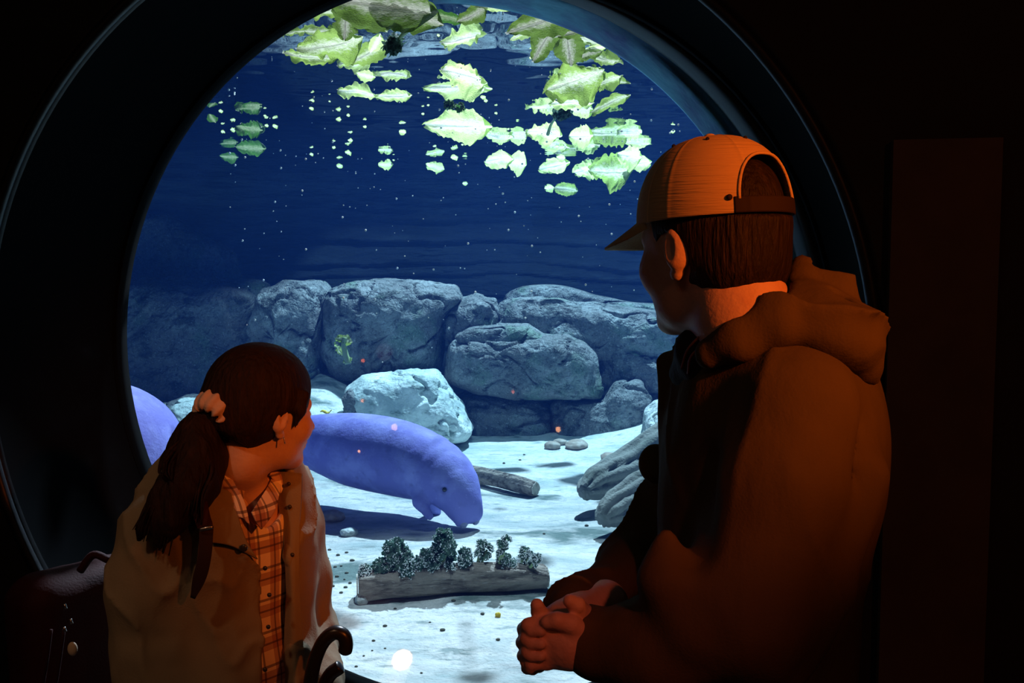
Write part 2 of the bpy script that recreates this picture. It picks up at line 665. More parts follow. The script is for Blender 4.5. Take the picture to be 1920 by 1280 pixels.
def window_wall():
    n = 128
    mb = MB()
    ring = [(math.cos(2 * math.pi * i / n), math.sin(2 * math.pi * i / n)) for i in range(n)]

    def sq(c, s, hw, z0, z1):
        k = 1 / max(abs(c) / hw, (s / (z1 - RZ) if s > 0 else -s / (RZ - z0)), 1e-6)
        return c * k, RZ + s * k
    v = []
    bev = 0.03
    for (R, d) in ((None, 0.0), (WR + bev, 0.0), (WR + bev * .3, bev * .3), (WR, bev), (WR, TUBE), (WR - .01, TUBE), (WR - .01, TUBE + .06), (WR + .03, TUBE + .06), (None, TUBE + .06)):
        for c, s in ring:
            if R is None:
                a, z = sq(c, s, 6.2, 0.0, 8.9)
                v.append(W(a, d, z))
            else:
                v.append(W(c * R, d, RZ + s * R))
    f = []
    for k in range(8):
        for i in range(n):
            j = (i + 1) % n
            f.append((k * n + i, k * n + j, (k + 1) * n + j, (k + 1) * n + i))
    o = mesh_obj('wall_front', v, f, M['hall_wall'], smooth=False)
    o.data.materials.append(M['rim'])
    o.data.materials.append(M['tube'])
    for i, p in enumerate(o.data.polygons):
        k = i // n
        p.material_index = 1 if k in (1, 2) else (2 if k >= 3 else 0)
        p.use_smooth = 0 < k < 7
    struct(o)


window_wall()


def wbox(name, lo, hi, m):
    return struct(MB().box(lo, hi, W).obj(name, m, smooth=False))


wbox('floor', (-3.4, -5.0, -0.1), (3.4, -0.001, 0.0), M['hall_floor'])
wbox('ceiling', (-3.4, -5.0, 3.2), (3.4, -0.001, 3.3), M['hall_wall'])
wbox('wall_left', (-3.5, -5.0, 0.0), (-3.4, -0.001, 3.2), M['hall_wall'])
wbox('wall_right', (3.4, -5.0, 0.0), (3.5, -0.001, 3.2), M['hall_wall'])
wbox('wall_back', (-3.5, -5.1, 0.0), (3.5, -5.0, 3.2), M['hall_wall'])


def torus_ring(name, R, r, d, m, a0=0, a1=360, n=160, k=10, cr=0, dd=0):
    """ring of round section lying on the wall's plane"""
    pts = []
    for i in range(n + 1):
        a = math.radians(a0 + (a1 - a0) * i / n)
        pts.append((a, W(cr + math.cos(a) * R, d, RZ + math.sin(a) * R)))
    v = []
    for a, c in pts:
        rad = E1 * math.cos(a) + np.array((0, 0, 1)) * math.sin(a)
        for j in range(k):
            b = 2 * math.pi * j / k
            v.append(c + rad * (r * math.cos(b)) + NN * (r * math.sin(b)))
    f = [(i * k + j, i * k + (j + 1) % k, (i + 1) * k + (j + 1) % k, (i + 1) * k + j) for i in range(n) for j in range(k)]
    return mesh_obj(name, v, f, m)


struct(torus_ring('trim_1', WR + .005, 0.014, -0.004, M['rim']))

# raised panel on the wall right of the window
def wall_panel():
    b = MB()
    b.box((1.09, -0.03, 0.3), (1.30, -0.001, 1.86), W)
    b.obj('trim_2', M['panel'], smooth=False)['kind'] = 'structure'


wall_panel()


def crescent(name, Ro, co, Ri, ci, d0, d1, a0, a1, m, n=90, k=8, wav=0.0):
    """curved moulding along the right of the opening, thickest on the right"""
    v = []
    for i in range(n + 1):
        a = math.radians(a0 + (a1 - a0) * i / n)
        c, s = math.cos(a), math.sin(a)
        po = (co + c * Ro, s * Ro)
        pi = (ci + c * Ri, s * Ri)
        row = []
        for j in range(k + 1):
            t = j / k
            bulge = math.sin(math.pi * t) * 0.03 + wav * float(vnoise(np.array((a * 1.5, t * 4, 2.0))))
            row.append((po[0] * (1 - t) + pi[0] * t, po[1] * (1 - t) + pi[1] * t, d0 + (d1 - d0) * t - bulge))
        for j in range(k + 1):
            v.append(W(row[j][0], row[j][2], RZ + row[j][1]))
        for j in range(k, -1, -1):
            v.append(W(row[j][0], row[j][2] + 0.03, RZ + row[j][1]))
    m2 = 2 * (k + 1)
    f = [(i * m2 + j, i * m2 + (j + 1) % m2, (i + 1) * m2 + (j + 1) % m2, (i + 1) * m2 + j) for i in range(n) for j in range(m2)]
    f.append(tuple(range(m2)))
    f.append(tuple(n * m2 + j for j in range(m2))[::-1])
    return struct(mesh_obj(name, v, f, m))


crescent('refraction_dark', 1.066, 0.0, 1.066, -0.062, TUBE + .065, TUBE + .12, -40, 89, M['dark_band'])  # dark and blue bands added for refraction at the bubble's edge
crescent('refraction_blue', 1.066, -0.035, 1.066, -0.15, TUBE + .13, TUBE + .30, -38, 89, M['blue_band'], wav=0.05)

# acrylic bubble of the window
def bubble():
    bul = 0.34
    Rb = WR - 0.012
    Rs = (Rb * Rb + bul * bul) / (2 * bul)
    v, f = [], []
    n, k = 96, 24
    amax = math.asin(Rb / Rs)
    for i in range(k + 1):
        a = amax * i / k
        for j in range(n):
            b = 2 * math.pi * j / n
            v.append(W(Rs * math.sin(a) * math.cos(b), TUBE + .05 + bul - Rs + Rs * math.cos(a), RZ + Rs * math.sin(a) * math.sin(b)))
    for i in range(k):
        for j in range(n):
            f.append((i * n + j, (i + 1) * n + j, (i + 1) * n + (j + 1) % n, i * n + (j + 1) % n))
    return struct(mesh_obj('window_1', v, f, M['acrylic']))


bubble()


def glints():
    """small lamps around the hall whose mirror images hang in the acrylic bubble"""
    bul, Rb = 0.34, WR - 0.012
    Rs = (Rb * Rb + bul * bul) / (2 * bul)
    c = W(0, TUBE + .05 + bul - Rs, RZ)
    eye = np.array((0, 0, EYE))
    for (px, py, pw, rd, colr) in ((680, 676, .05, .020, (1, .18, .05)), (720, 660, .02, .05, (1, .10, .05)), (679, 751, .05, .018, (1, .3, .1)), (739, 801, .16, .034, (1, .45, .2)), (673, 846, .05, .014, (1, .4, .15)),
                                   (962, 735, .03, .016, (1, .16, .06)), (1047, 805, .14, .026, (1, .40, .15)), (975, 1212, .16, .05, (1, .8, .6)), (745, 1252, .22, .06, (1, .85, .75)), (655, 1172, .22, .06, (1, .9, .85))):
        d = P(px, py, 2.0) - eye
        d /= np.linalg.norm(d)
        o = eye - c
        b_ = o @ d
        t = -b_ + math.sqrt(b_ * b_ - (o @ o - Rs * Rs))
        h = eye + d * t
        n = (c - h) / Rs
        r = d - 2 * (d @ n) * n
        best = 99.0
        for ax, off, lim in ((E1, 0, 3.3), (-E1, 0, 3.3), (-NN, 0, 4.9), (np.array((0, 0, 1.0)), 0, 3.1), (np.array((0, 0, -1.0)), 0, -0.06)):
            q = (h - WO) @ ax
            s = r @ ax
            if s > 1e-6:
                best = min(best, (lim - q) / s)
        point('hall_glow', h + r * best, pw * best ** 2 * .25, colr, rd * best * (.35 if rd > .045 else .2))


glints()

# ------------------------------------------------------------------ the setting: tank
def tank_shell():
    # path of the rear wall, seen from above, left to right
    path = catmull([(-5.6, 3.6), (-5.5, 6.0), (-4.7, 8.8), (-3.0, 10.2), (0, 10.5), (2.6, 10.3), (4.4, 9.3), (5.3, 6.5), (5.4, 2.0)], 520)
    zz = np.concatenate([np.linspace(-0.1, 2.75, 200), [8.9]])
    T = np.gradient(path, axis=0)
    T /= np.linalg.norm(T, axis=1)[:, None]
    Nn = np.stack([T[:, 1], -T[:, 0]], axis=1)           # towards the inside
    s = np.cumsum(np.r_[0, np.linalg.norm(np.diff(path, axis=0), axis=1)])
    S, Z = np.meshgrid(s, zz, indexing='ij')
    q = np.stack([S * 0.7, Z * 0.8, S * 0], axis=-1)
    warp = Z + 0.22 * fbm(q, 3)
    lay = warp * 8.5
    fr = lay - np.floor(lay)
    h = _TAB[(np.floor(lay).astype(int)) & 31, 3, 5]
    amp = np.clip(fbm(np.stack([S * .45, Z * 2.0, S * 0 + 9], -1), 2) + .55, 0.1, 1)
    strata = (0.10 * h + 0.05 * np.clip(1 - fr * 1.4, 0, 1)) * amp
    bulk = 0.5 * fbm(np.stack([S * .5, Z * .6, S * 0 + 4], -1), 3) + 0.05 * fbm(np.stack([S * 3, Z * 6, S * 0 + 4], -1), 3)
    D = strata + bulk
    v = np.stack([path[:, 0][:, None] + Nn[:, 0][:, None] * D, path[:, 1][:, None] + Nn[:, 1][:, None] * D, Z], axis=-1).reshape(-1, 3)
    m = len(zz)
    n = len(path)
    i, j = np.meshgrid(np.arange(n - 1), np.arange(m - 1), indexing='ij')
    a = (i * m + j).ravel()
    f = np.stack([a, a + 1, a + m + 1, a + m], axis=1)
    struct(mesh_obj('wall_rear', v, f, M['wall_rock']))


tank_shell()


def sand_h(x, y):
    x = np.asarray(x, float)
    y = np.asarray(y, float)
    z = SAND + 0.05 * fbm(np.stack([x * .8, y * .8, x * 0], -1), 4) + 0.012 * fbm(np.stack([x * 5, y * 7, x * 0 + 3], -1), 3)
    # banks rising at the rear left and rear right
    z = z + 0.50 * np.exp(-(((x + 1.65) / 0.5) ** 2 + ((y - 9.0) / 1.0) ** 2))
    z = z + 0.30 * np.exp(-(((x + 3.0) / 1.0) ** 2 + ((y - 8.6) / 1.2) ** 2))
    z = z + 0.34 * np.exp(-(((x - 1.75) / 0.8) ** 2 + ((y - 9.1) / 1.1) ** 2))
    return z


def G(px, py, lift=0.0):
    """the point resting on the sand (lift above it) that the photograph shows at (px, py)"""
    lo, hi = 2.9, 9.8
    for _ in range(40):
        Y = (lo + hi) / 2
        q = P(px, py, Y)
        if q[2] > float(sand_h(q[0], q[1])) + lift:
            lo = Y
        else:
            hi = Y
    return P(px, py, lo)


def sand():
    nx, ny = 300, 240
    X, Y = np.meshgrid(np.linspace(-5.9, 5.9, nx), np.linspace(1.4, 10.9, ny), indexing='ij')
    keep_d = (X - WO[0]) * NN[0] + (Y - WO[1]) * NN[1]
    Z = sand_h(X, Y)
    v = np.stack([X, Y, Z], -1).reshape(-1, 3)
    i, j = np.meshgrid(np.arange(nx - 1), np.arange(ny - 1), indexing='ij')
    a = (i * ny + j).ravel()
    f = np.stack([a, a + ny, a + ny + 1, a + 1], axis=1)
    ok = (keep_d.reshape(-1)[f] > TUBE + .06).all(axis=1)
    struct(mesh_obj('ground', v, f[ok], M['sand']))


sand()


def water():
    d0 = TUBE + .07
    q = [W(-6.2, d0, 0), W(6.2, d0, 0)]
    xs = [(q[0][0], q[0][1]), (q[1][0], q[1][1]), (5.95, 10.9), (-5.95, 10.9)]
    v = [(x, y, SURF) for x, y in xs]
    o = mesh_obj('water_surface', v, [(0, 1, 2, 3)], M['water_surface'], smooth=False)
    struct(o)
    zl, zh = -0.3, SURF - 0.001
    v = [(x, y, zl) for x, y in xs] + [(x, y, zh) for x, y in xs]
    o = mesh_obj('water', v, [(3, 2, 1, 0), (4, 5, 6, 7), (0, 1, 5, 4), (1, 2, 6, 5), (2, 3, 7, 6), (3, 0, 4, 7)], M['tank_water'], smooth=False)
    struct(o)


water()


# ------------------------------------------------------------------ boulders
def rock(label, poly, Y, th, seed, m='rock', group=None, e=0.42, rough=1.0, N=150, K=70, name='boulder', cat='boulder'):
    """boulder whose broadest section (a polygon) stands at distance Y, of real thickness th"""
    pts = np.array([P(x, y, Y) for x, y in poly])
    c = 0.5 * (pts.min(0) + pts.max(0))
    rel = pts[:, [0, 2]] - c[[0, 2]]
    ang = 2 * np.pi * np.arange(N) / N
    R = np.zeros(N)
    for i, a in enumerate(ang):
        d = np.array((math.cos(a), math.sin(a)))
        best = 0.02
        for k in range(len(rel)):
            p, q = rel[k], rel[(k + 1) % len(rel)]
            mtx = np.array([[d[0], p[0] - q[0]], [d[1], p[1] - q[1]]])
            det = np.linalg.det(mtx)
            if abs(det) < 1e-12:
                continue
            t, u = np.linalg.solve(mtx, p)
            if t > 0 and -1e-6 <= u <= 1 + 1e-6:
                best = max(best, t)
        R[i] = best
    for _ in range(2):
        R = 0.25 * np.roll(R, 1) + 0.5 * R + 0.25 * np.roll(R, -1)
    ph = np.linspace(-np.pi / 2, np.pi / 2, K)
    A, Pp = np.meshgrid(ang, ph, indexing='ij')
    cr = np.cos(Pp).clip(0) ** e
    sy = np.sign(np.sin(Pp)) * np.abs(np.sin(Pp)) ** 0.8
    rr = R[:, None] * cr
    v = np.stack([rr * np.cos(A), th * sy, rr * np.sin(A)], -1)
    rs = np.random.RandomState(seed)
    # facets: shave by random planes
    sc = np.array((np.abs(rel[:, 0]).max(), th, np.abs(rel[:, 1]).max()))
    for _ in range(14):
        nrm = rs.normal(size=3) * (1, 1.3, 0.9)
        nrm /= np.linalg.norm(nrm)
        if nrm[1] > 0.3:
            nrm[1] *= -1
        lim = np.abs(sc * nrm).sum() * rs.uniform(0.80, 0.96)
        dd = v @ nrm - lim
        v = v - np.maximum(dd, 0)[..., None] * nrm * 0.85
    o = rs.rand(3) * 20
    s = float(sc.mean())
    n1 = fbm(v * (1.6 / s) * .6 + o, 3)[..., None]
    n2 = (0.25 - np.abs(fbm(v * (2.5 / s) * .7 + o + 5, 4)))[..., None]
    dirn = v / (np.linalg.norm(v, axis=-1, keepdims=True) + 1e-6)
    fall = np.clip(cr, 0.0, 1)[..., None]
    # less on the outline than on the faces, so the outline holds
    v = v + dirn * rough * s * (0.13 * n1 + 0.20 * n2) * (1.1 - 0.5 * fall)
    n3 = fbm(v * 6 + o, 4)[..., None]
    n4 = np.abs(fbm(v * 2.7 + o + 9, 3))[..., None]
    v = v + dirn * (0.035 * n3 - 0.05 * np.exp(-(n4 / .03) ** 2)) * rough
    w = (v + c).reshape(-1, 3)
    i, j = np.meshgrid(np.arange(N), np.arange(K - 1), indexing='ij')
    a = (i * K + j).ravel()
    b = (((i + 1) % N) * K + j).ravel()
    f = np.stack([a, a + 1, b + 1, b], axis=1)
    ob = mesh_obj(name, w, f, M[m], loc=(c[0], c[1], float(w[:, 2].min())))
    tag(ob, label, cat, group)
    return ob


rock('dark shaded ledge boulder at the far left of the rock wall', [(-60, 540), (60, 520), (235, 526), (330, 522), (430, 526), (502, 528), (480, 620), (462, 700), (440, 800), (-40, 820)], 9.35, .5, 1, e=.3)
rock('dim mossy hump of rock rising behind the shaded left ledge', [(180, 420), (250, 402), (320, 400), (385, 440), (440, 468), (450, 540), (160, 545)], 9.9, .35, 2, rough=.6)
rock('sunlit ledge boulder at the left end, lit above and shadowed below', [(497, 540), (545, 527), (600, 530), (618, 545), (612, 600), (606, 700), (560, 730), (470, 700), (458, 640)], 9.15, .5, 3)
rock('tallest broad ledge boulder, behind the drifting sprig', [(618, 545), (660, 530), (720, 527), (800, 533), (868, 537), (880, 552), (835, 590), (832, 640), (828, 690), (740, 712), (640, 712), (608, 660)], 9.2, .55, 4)
rock('small rounded boulder between the tallest ledge boulder and the long right ledge', [(830, 600), (850, 565), (890, 552), (930, 560), (938, 590), (925, 628), (850, 650), (834, 630)], 9.25, .4, 5)
rock('long ledge boulder running along the top right of the rock wall', [(932, 575), (950, 562), (1000, 556), (1050, 564), (1120, 572), (1200, 580), (1330, 600), (1340, 700), (1120, 680), (1000, 650), (930, 630)], 9.45, .5, 26)
rock('low swell of dark rock above the long right ledge', [(940, 560), (965, 540), (1010, 532), (1060, 535), (1110, 550), (1200, 568), (1330, 575), (1340, 620), (930, 600)], 9.95, .3, 7, rough=.6)
rock('flat slab lying on top of the big square block', [(855, 622), (880, 611), (940, 606), (990, 607), (1012, 620), (1040, 640), (900, 650), (850, 640)], 8.95, .34, 8, rough=.6)
rock('big square-faced block in the middle of the rock wall', [(832, 690), (846, 640), (870, 626), (960, 626), (1060, 624), (1100, 640), (1118, 660), (1122, 710), (1132, 745), (1000, 748), (900, 735), (836, 715)], 8.95, .45, 9, rough=.75)
rock('low block wedged right of the big square block', [(1112, 655), (1160, 648), (1220, 662), (1330, 670), (1340, 740), (1120, 730)], 9.3, .4, 10)
rock('squat base block under the big square block, left one', [(858, 745), (880, 735), (1000, 745), (1030, 760), (1040, 800), (1020, 840), (940, 850), (860, 840)], 9.05, .4, 11)
rock('squat base block under the ledge, right of the dark crack', [(1032, 760), (1050, 745), (1130, 742), (1150, 712), (1200, 710), (1218, 740), (1222, 790), (1150, 830), (1060, 850), (1034, 820)], 8.95, .4, 12)
rock('rounded base block beside the right sand bank', [(1206, 725), (1240, 712), (1320, 715), (1340, 800), (1215, 800)], 9.25, .35, 13)
rock('pale algae-streaked slanting boulder on the sand before the ledge', [(650, 725), (680, 702), (740, 696), (815, 697), (845, 730), (870, 765), (890, 805), (880, 822), (810, 832), (740, 820), (690, 790), (655, 770)], 8.35, .42, 14, 'pale_rock')
rock('small dark wedge of rock leaning on the pale slanting boulder', [(641, 745), (655, 727), (678, 738), (700, 760), (712, 785), (690, 795), (650, 775)], 8.1, .14, 15, rough=.7)
rock('white-lit boulder at the right, half behind the man', [(1205, 830), (1215, 780), (1235, 755), (1290, 748), (1340, 780), (1340, 880), (1210, 900)], 6.9, .4, 16, 'pale_rock')
rock('pale low boulder behind the cropped manatee', [(318, 770), (335, 750), (370, 748), (410, 752), (450, 775), (455, 830), (320, 830)], 8.0, .35, 17, 'pale_rock')
rock('dark wedge of rock at the foot of the left ledge', [(318, 752), (350, 742), (390, 748), (410, 775), (330, 790)], 8.6, .3, 18)


def stone(label, px, py, w, h, Y=None, m='pebble', group=None, seed=0, name='stone'):
    c = G(px, py, 0.012)
    Y = c[1]
    s = Y / FPX
    c[2] = float(sand_h(c[0], c[1])) + h * s * .30
    rs = np.random.RandomState(seed + 100)
    n, k = 40, 22
    A, B = np.meshgrid(2 * np.pi * np.arange(n) / n, np.linspace(0, np.pi, k), indexing='ij')
    d = np.stack([np.sin(B) * np.cos(A), np.sin(B) * np.sin(A), np.cos(B)], -1)
    r = 1 + 0.35 * fbm(d * 1.1 + rs.rand(3) * 9, 3)
    v = d * r[..., None] * (w * s * .5, w * s * .42, h * s * .5) + c
    i, j = np.meshgrid(np.arange(n), np.arange(k - 1), indexing='ij')
    a = (i * k + j).ravel()
    b = (((i + 1) % n) * k + j).ravel()
    f = np.stack([a, a + 1, b + 1, b], axis=1)
    o = mesh_obj(name, v.reshape(-1, 3), f, M[m], loc=c)
    tag(o, label, 'stone', group)
    return o


stone('smooth dark grey stone at the foot of the rock crack, front of three', 1036, 838, 32, 18, seed=1)
stone('small rounded stone tucked behind the dark grey stone', 1050, 830, 26, 13, 8.4, seed=2)
stone('flattish tan stone right of the two dark ones', 1082, 836, 46, 18, seed=3)
stone('flat tan stone alone on the sand before the right bank', 1147, 859, 46, 17, seed=4)
stone('smooth brown stone on the sand below the manatee', 623, 971, 52, 24, seed=5)
stone('pale tan stone beside the woman\'s collar', 577, 975, 44, 30, seed=6)
stone('lump of coral-like rubble below the brown stone', 655, 999, 34, 18, seed=7, m='pale_rock')
stone('flat algae-dark stone beside the woman\'s sleeve', 580, 1078, 46, 20, seed=8, m='drift')
stone('rough grey stone at the woman\'s jacket edge', 678, 1126, 26, 26, seed=9, m='pale_rock')
stone('tiny golden stone in the sand below the log', 934, 1151, 11, 11, seed=10, m='yellow')

# dark food pellets scattered on the sand
rnd = random.Random(11)
spots = [(585, 1037), (592, 1050), (603, 1058), (614, 1046), (628, 1062), (616, 1071), (640, 1060), (650, 1073), (597, 1075), (632, 1080), (646, 1085), (611, 1088), (588, 1095), (624, 1098),
         (648, 1100), (566, 1022), (572, 1060), (660, 1050), (656, 1092), (640, 1110), (604, 1110), (590, 1128), (700, 1200), (698, 1218), (722, 1214), (682, 1228), (806, 1165), (741, 1140),
         (668, 1248), (740, 1090), (618, 1030), (634, 1040), (575, 1085), (568, 1104), (650, 1035), (790, 1260), (760, 1232), (830, 1180), (934, 1198), (722, 1172), (946, 1072), (975, 862), (945, 868), (983, 852),
         (1100, 985), (1085, 975), (1128, 950), (1020, 1000), (905, 1150), (850, 1125)]
for k, (x, y) in enumerate(spots):
    c = G(x, y, 0.004)
    r = rnd.uniform(2.2, 4.8) * c[1] / FPX
    c[2] = float(sand_h(c[0], c[1])) + r * .35
    b = MB().ball((0, 0, 0), (r, r * .8, r * .6), 5)
    vv = np.array(b.v)
    vv = vv * (1 + 0.5 * vnoise(vv / r * 1.3 + k)[:, None]) + c
    o = mesh_obj('food_pellet', vv, b.f, M['pellet'], loc=c)
    tag(o, 'small dark food pellet lying on the pale sand', 'pellet', 'food pellets scattered on the sand')
# ------------------------------------------------------------------ manatees
def manatee(label, spine, rads, h, fwd, flippers, paddle=None, detail=True):
    """spine from snout to tail root"""
    pts = catmull(spine, 40)
    rr = np.interp(np.linspace(0, 1, 40), np.linspace(0, 1, len(rads)), rads)
    lo = pts.min(0) - 0.42
    hi = pts.max(0) + 0.42
    f = Field(lo, hi, h)
    d = None
    for i in range(0, 39, 2):
        j = min(i + 2, 39)
        e = cone(f.p, pts[i], pts[j], rr[i], rr[j])
        d = e if d is None else smin(d, e, 0.05)
    f.un(d)
    fw = np.array(fwd, float)
    fw /= np.linalg.norm(fw)
    side = np.cross(fw, (0, 0, 1))
    side /= np.linalg.norm(side)
    up = np.cross(side, fw)
    A = np.stack([fw, side, up], 1)
    s0 = np.array(spine[0])
    if detail:
        # blunt square muzzle with two bristle pads and a chin
        f.un(ell(f.p, s0 + fw * .045 - up * .015, (.085, .105, .078), A), .05)
        for sg in (-1, 1):
            f.un(ell(f.p, s0 + fw * .095 + side * .048 * sg - up * .03, (.045, .052, .062), A), .025)
            f.sub(cone(f.p, s0 + fw * .125 + side * .022 * sg + up * .04, s0 + fw * .10 + side * .026 * sg + up * .055, .008, .008), .008)
            f.sub(ell(f.p, s0 - fw * .07 + side * .122 * sg + up * .045, (.022, .012, .018), A), .02)
        f.un(ell(f.p, s0 + fw * .03 - up * .085, (.05, .06, .03), A), .02)
        f.sub(cone(f.p, s0 + fw * .09 + side * .07 - up * .075, s0 + fw * .09 - side * .07 - up * .075, .007, .007), .012)
        # neck creases
        for t, dep in ((7, .006), (9, .008), (11, .004), (4, .004)):
            T = pts[t + 1] - pts[t - 1]
            T /= np.linalg.norm(T)
            pl = np.abs((f.p - pts[t]) @ T.astype(np.float32) + .02 * vnoise(f.p * 6))
            f.F = f.F + dep * np.exp(-(pl / .012) ** 2) * (np.linalg.norm(f.p - pts[t], axis=-1) < .5)
    for fl in flippers:
        a, b, c_, w = [np.array(q, float) if not np.isscalar(q) else q for q in fl]
        f.un(smin(cone(f.p, a, b, .055 * w, .058 * w), cone(f.p, b, c_, .058 * w, .04 * w), .03), .04)
    if paddle is not None:
        c_, axis = np.array(paddle[0]), np.array(paddle[1], float)
        axis /= np.linalg.norm(axis)
        sd = np.cross(axis, (0, 0, 1))
        sd /= np.linalg.norm(sd)
        f.un(ell(f.p, c_, (.30, .24, .035), np.stack([axis, sd, np.cross(sd, axis)], 1)), .09)
    f.F = f.F - 0.006 * fbm(f.p * 4, 2) - 0.002 * vnoise(f.p * 22)
    V, Q = f.mesh()
    V = relax(V, Q, 2, .5)
    body = mesh_obj('manatee', V, Q, M['manatee'], loc=(pts[20][0], pts[20][1], float(V[:, 2].min())))
    tag(body, label, 'manatee')
    if detail:
        for sg in (-1, 1):
            MB().ball(s0 - fw * .07 + side * .121 * sg + up * .045, .013, 8).obj('eye', M['manatee_eye'], body)
            MB().ball(s0 + fw * .112 + side * .05 * sg - up * .035, (.028, .034, .04), 8).obj('bristle_pad', M['manatee_pad'], body)
    return body


sp = [P(866, 938, 5.60), P(848, 908, 5.66), P(818, 884, 5.74), P(772, 866, 5.84), P(718, 852, 5.95), P(662, 842, 6.05), P(612, 832, 6.15), P(566, 823, 6.25), P(522, 816, 6.35), P(485, 812, 6.42)]
body = manatee('large blue-grey manatee nosing down to the sand behind the woman',
               sp, [.105, .135, .172, .205, .217, .208, .172, .132, .098, .06], 0.0145, (0.50, -0.42, -0.62),
               [(P(780, 905, 5.70), P(786, 940, 5.60), P(806, 968, 5.56), .62), (P(805, 925, 5.95), P(815, 955, 6.0), P(822, 975, 6.05), .6)],
               paddle=(P(440, 810, 6.5), (-1, .2, 0)))

sp2 = [P(-170, 905, 4.2), P(-70, 890, 4.3), P(60, 880, 4.5), P(160, 868, 4.7), P(205, 858, 4.9), P(200, 868, 5.4), P(190, 875, 5.8)]
manatee('second manatee at the left, cropped by the window frame',
        sp2, [.14, .2, .30, .36, .355, .22, .12], 0.022, (-.9, -.1, 0), [], paddle=(P(180, 870, 6.1), (0, 1, 0)), detail=False)


# ------------------------------------------------------------------ leaves
def leaf_grid(L, Wd, seed, ruff=1.0, nu=46, nv=22, curl=0.06, notch=0.12):
    """a lettuce leaf lying in its own xy plane; returns verts, faces, mid attribute"""
    rs = np.random.RandomState(seed)
    o = rs.rand(3) * 20
    u = np.linspace(0, 1, nu)
    w = np.sqrt(np.clip(1 - np.abs(2 * u - 1) ** 2.6, .01, 1)) * (0.55 + 0.45 * u)
    lob = lambda k: 1 + notch * (3.0 * vnoise(np.stack([u * 3.5 + o[k], u * 0 + k, u * 0 + o[1]], -1)) + 1.6 * vnoise(np.stack([u * 11 + o[k], u * 0 + k, u * 0 + o[1]], -1)) + .8 * vnoise(np.stack([u * 26 + o[k], u * 0, u * 0 + o[1]], -1)))
    wl, wr = w * lob(0), w * lob(2)
    s = np.linspace(-1, 1, nv * 2 + 1)
    U, Q = np.meshgrid(u, s, indexing='ij')
    E = np.abs(Q)
    bend = rs.uniform(-.2, .2)
    ww = np.where(Q > 0, wl[:, None], wr[:, None]) * Wd * .5
    # rounded, ragged tip
    xe = (U - .5) * L - .10 * L * E ** 3 * U + notch * .5 * L * E * fbm(np.stack([U * 5, Q * 2 + o[0], U * 0 + 3], -1), 3)
    ye = Q * ww + bend * L * (U - .5) ** 2
    ph = np.stack([U * 4 * max(1, L / .25) + o[0], Q * 1.6 + o[1], U * 0], -1)
    ze = -curl * L * E ** 2 * (.4 + .6 * np.sin(U * 3 + o[2])) + ruff * .055 * fbm(ph, 2) * (.3 + E) + ruff * .05 * E ** 2 * vnoise(np.stack([U * 16 + o[0], Q * 2, U * 0 + 7], -1))
    V = np.stack([xe, ye, ze], -1).reshape(-1, 3)
    mid = np.minimum(1, E + .1 * U).ravel()
    m = len(s)
    F = [(i * m + j, i * m + j + 1, (i + 1) * m + j + 1, (i + 1) * m + j) for i in range(nu - 1) for j in range(m - 1)]
    return V, F, mid, bend


def set_mid(o, mid):
    a = o.data.attributes.new('mid', 'FLOAT', 'POINT')
    a.data.foreach_set('value', np.asarray(mid, dtype=np.float32))


def rotz(v, a):
    c, s = math.cos(a), math.sin(a)
    return v @ np.array([[c, s, 0], [-s, c, 0], [0, 0, 1]])


def rotx(v, a):
    c, s = math.cos(a), math.sin(a)
    return v @ np.array([[1, 0, 0], [0, c, s], [0, -s, c]])


def surfY(py):
    """how far ahead the water surface is where the photograph shows it at this height"""
    v = (640 - py) / FPX
    t = (-math.sin(TILT) + v * math.cos(TILT)) / (math.cos(TILT) + v * math.sin(TILT))
    return min(9.2, (SURF - .03 - EYE) / t)


def lettuce(label, px, py, wpx, ang, seed, m='lettuce', ratio=.5, ruff=1.0, rib=True, tilt=0.0, Y=None, curl=.06, notch=.12, group=None, cat='leaf', name='lettuce_leaf', drop=0.0):
    """a leaf afloat just under the surface; wpx = its breadth as the photograph shows it"""
    if Y is None:
        Y = surfY(py)
    for _ in range(3):
        c = P(px, py, Y)
        L = wpx * Y / FPX
        v, f, mid, bend = leaf_grid(L, L * ratio, seed, ruff * min(1, L / .35), curl=curl, notch=notch)
        v = rotx(rotz(v, math.radians(ang)), tilt)
        t = (c[2] - EYE) / Y
        Y = min(9.2, (SURF - .015 - max(0, v[:, 2].max()) - drop - EYE) / t)
    c = P(px, py, Y)
    root = thing(name, label, cat, c, group)
    o = mesh_obj('blade', v + c, f, M[m], root)
    set_mid(o, mid)
    if rib:
        u = np.linspace(0, .86, 16)
        q = np.stack([(u - .5) * L - .02 * L, bend * L * (u - .5) ** 2, 0.001 * np.ones(16)], 1)
        q = rotx(rotz(q, math.radians(ang)), tilt) + c
        vv, ff = tube(q, np.linspace(.050 * L, .006 * L, 16), 8, .12)
        r = mesh_obj('rib', vv, ff, M['lettuce_rib'], root)
        set_mid(r, np.zeros(len(vv)))
    return root


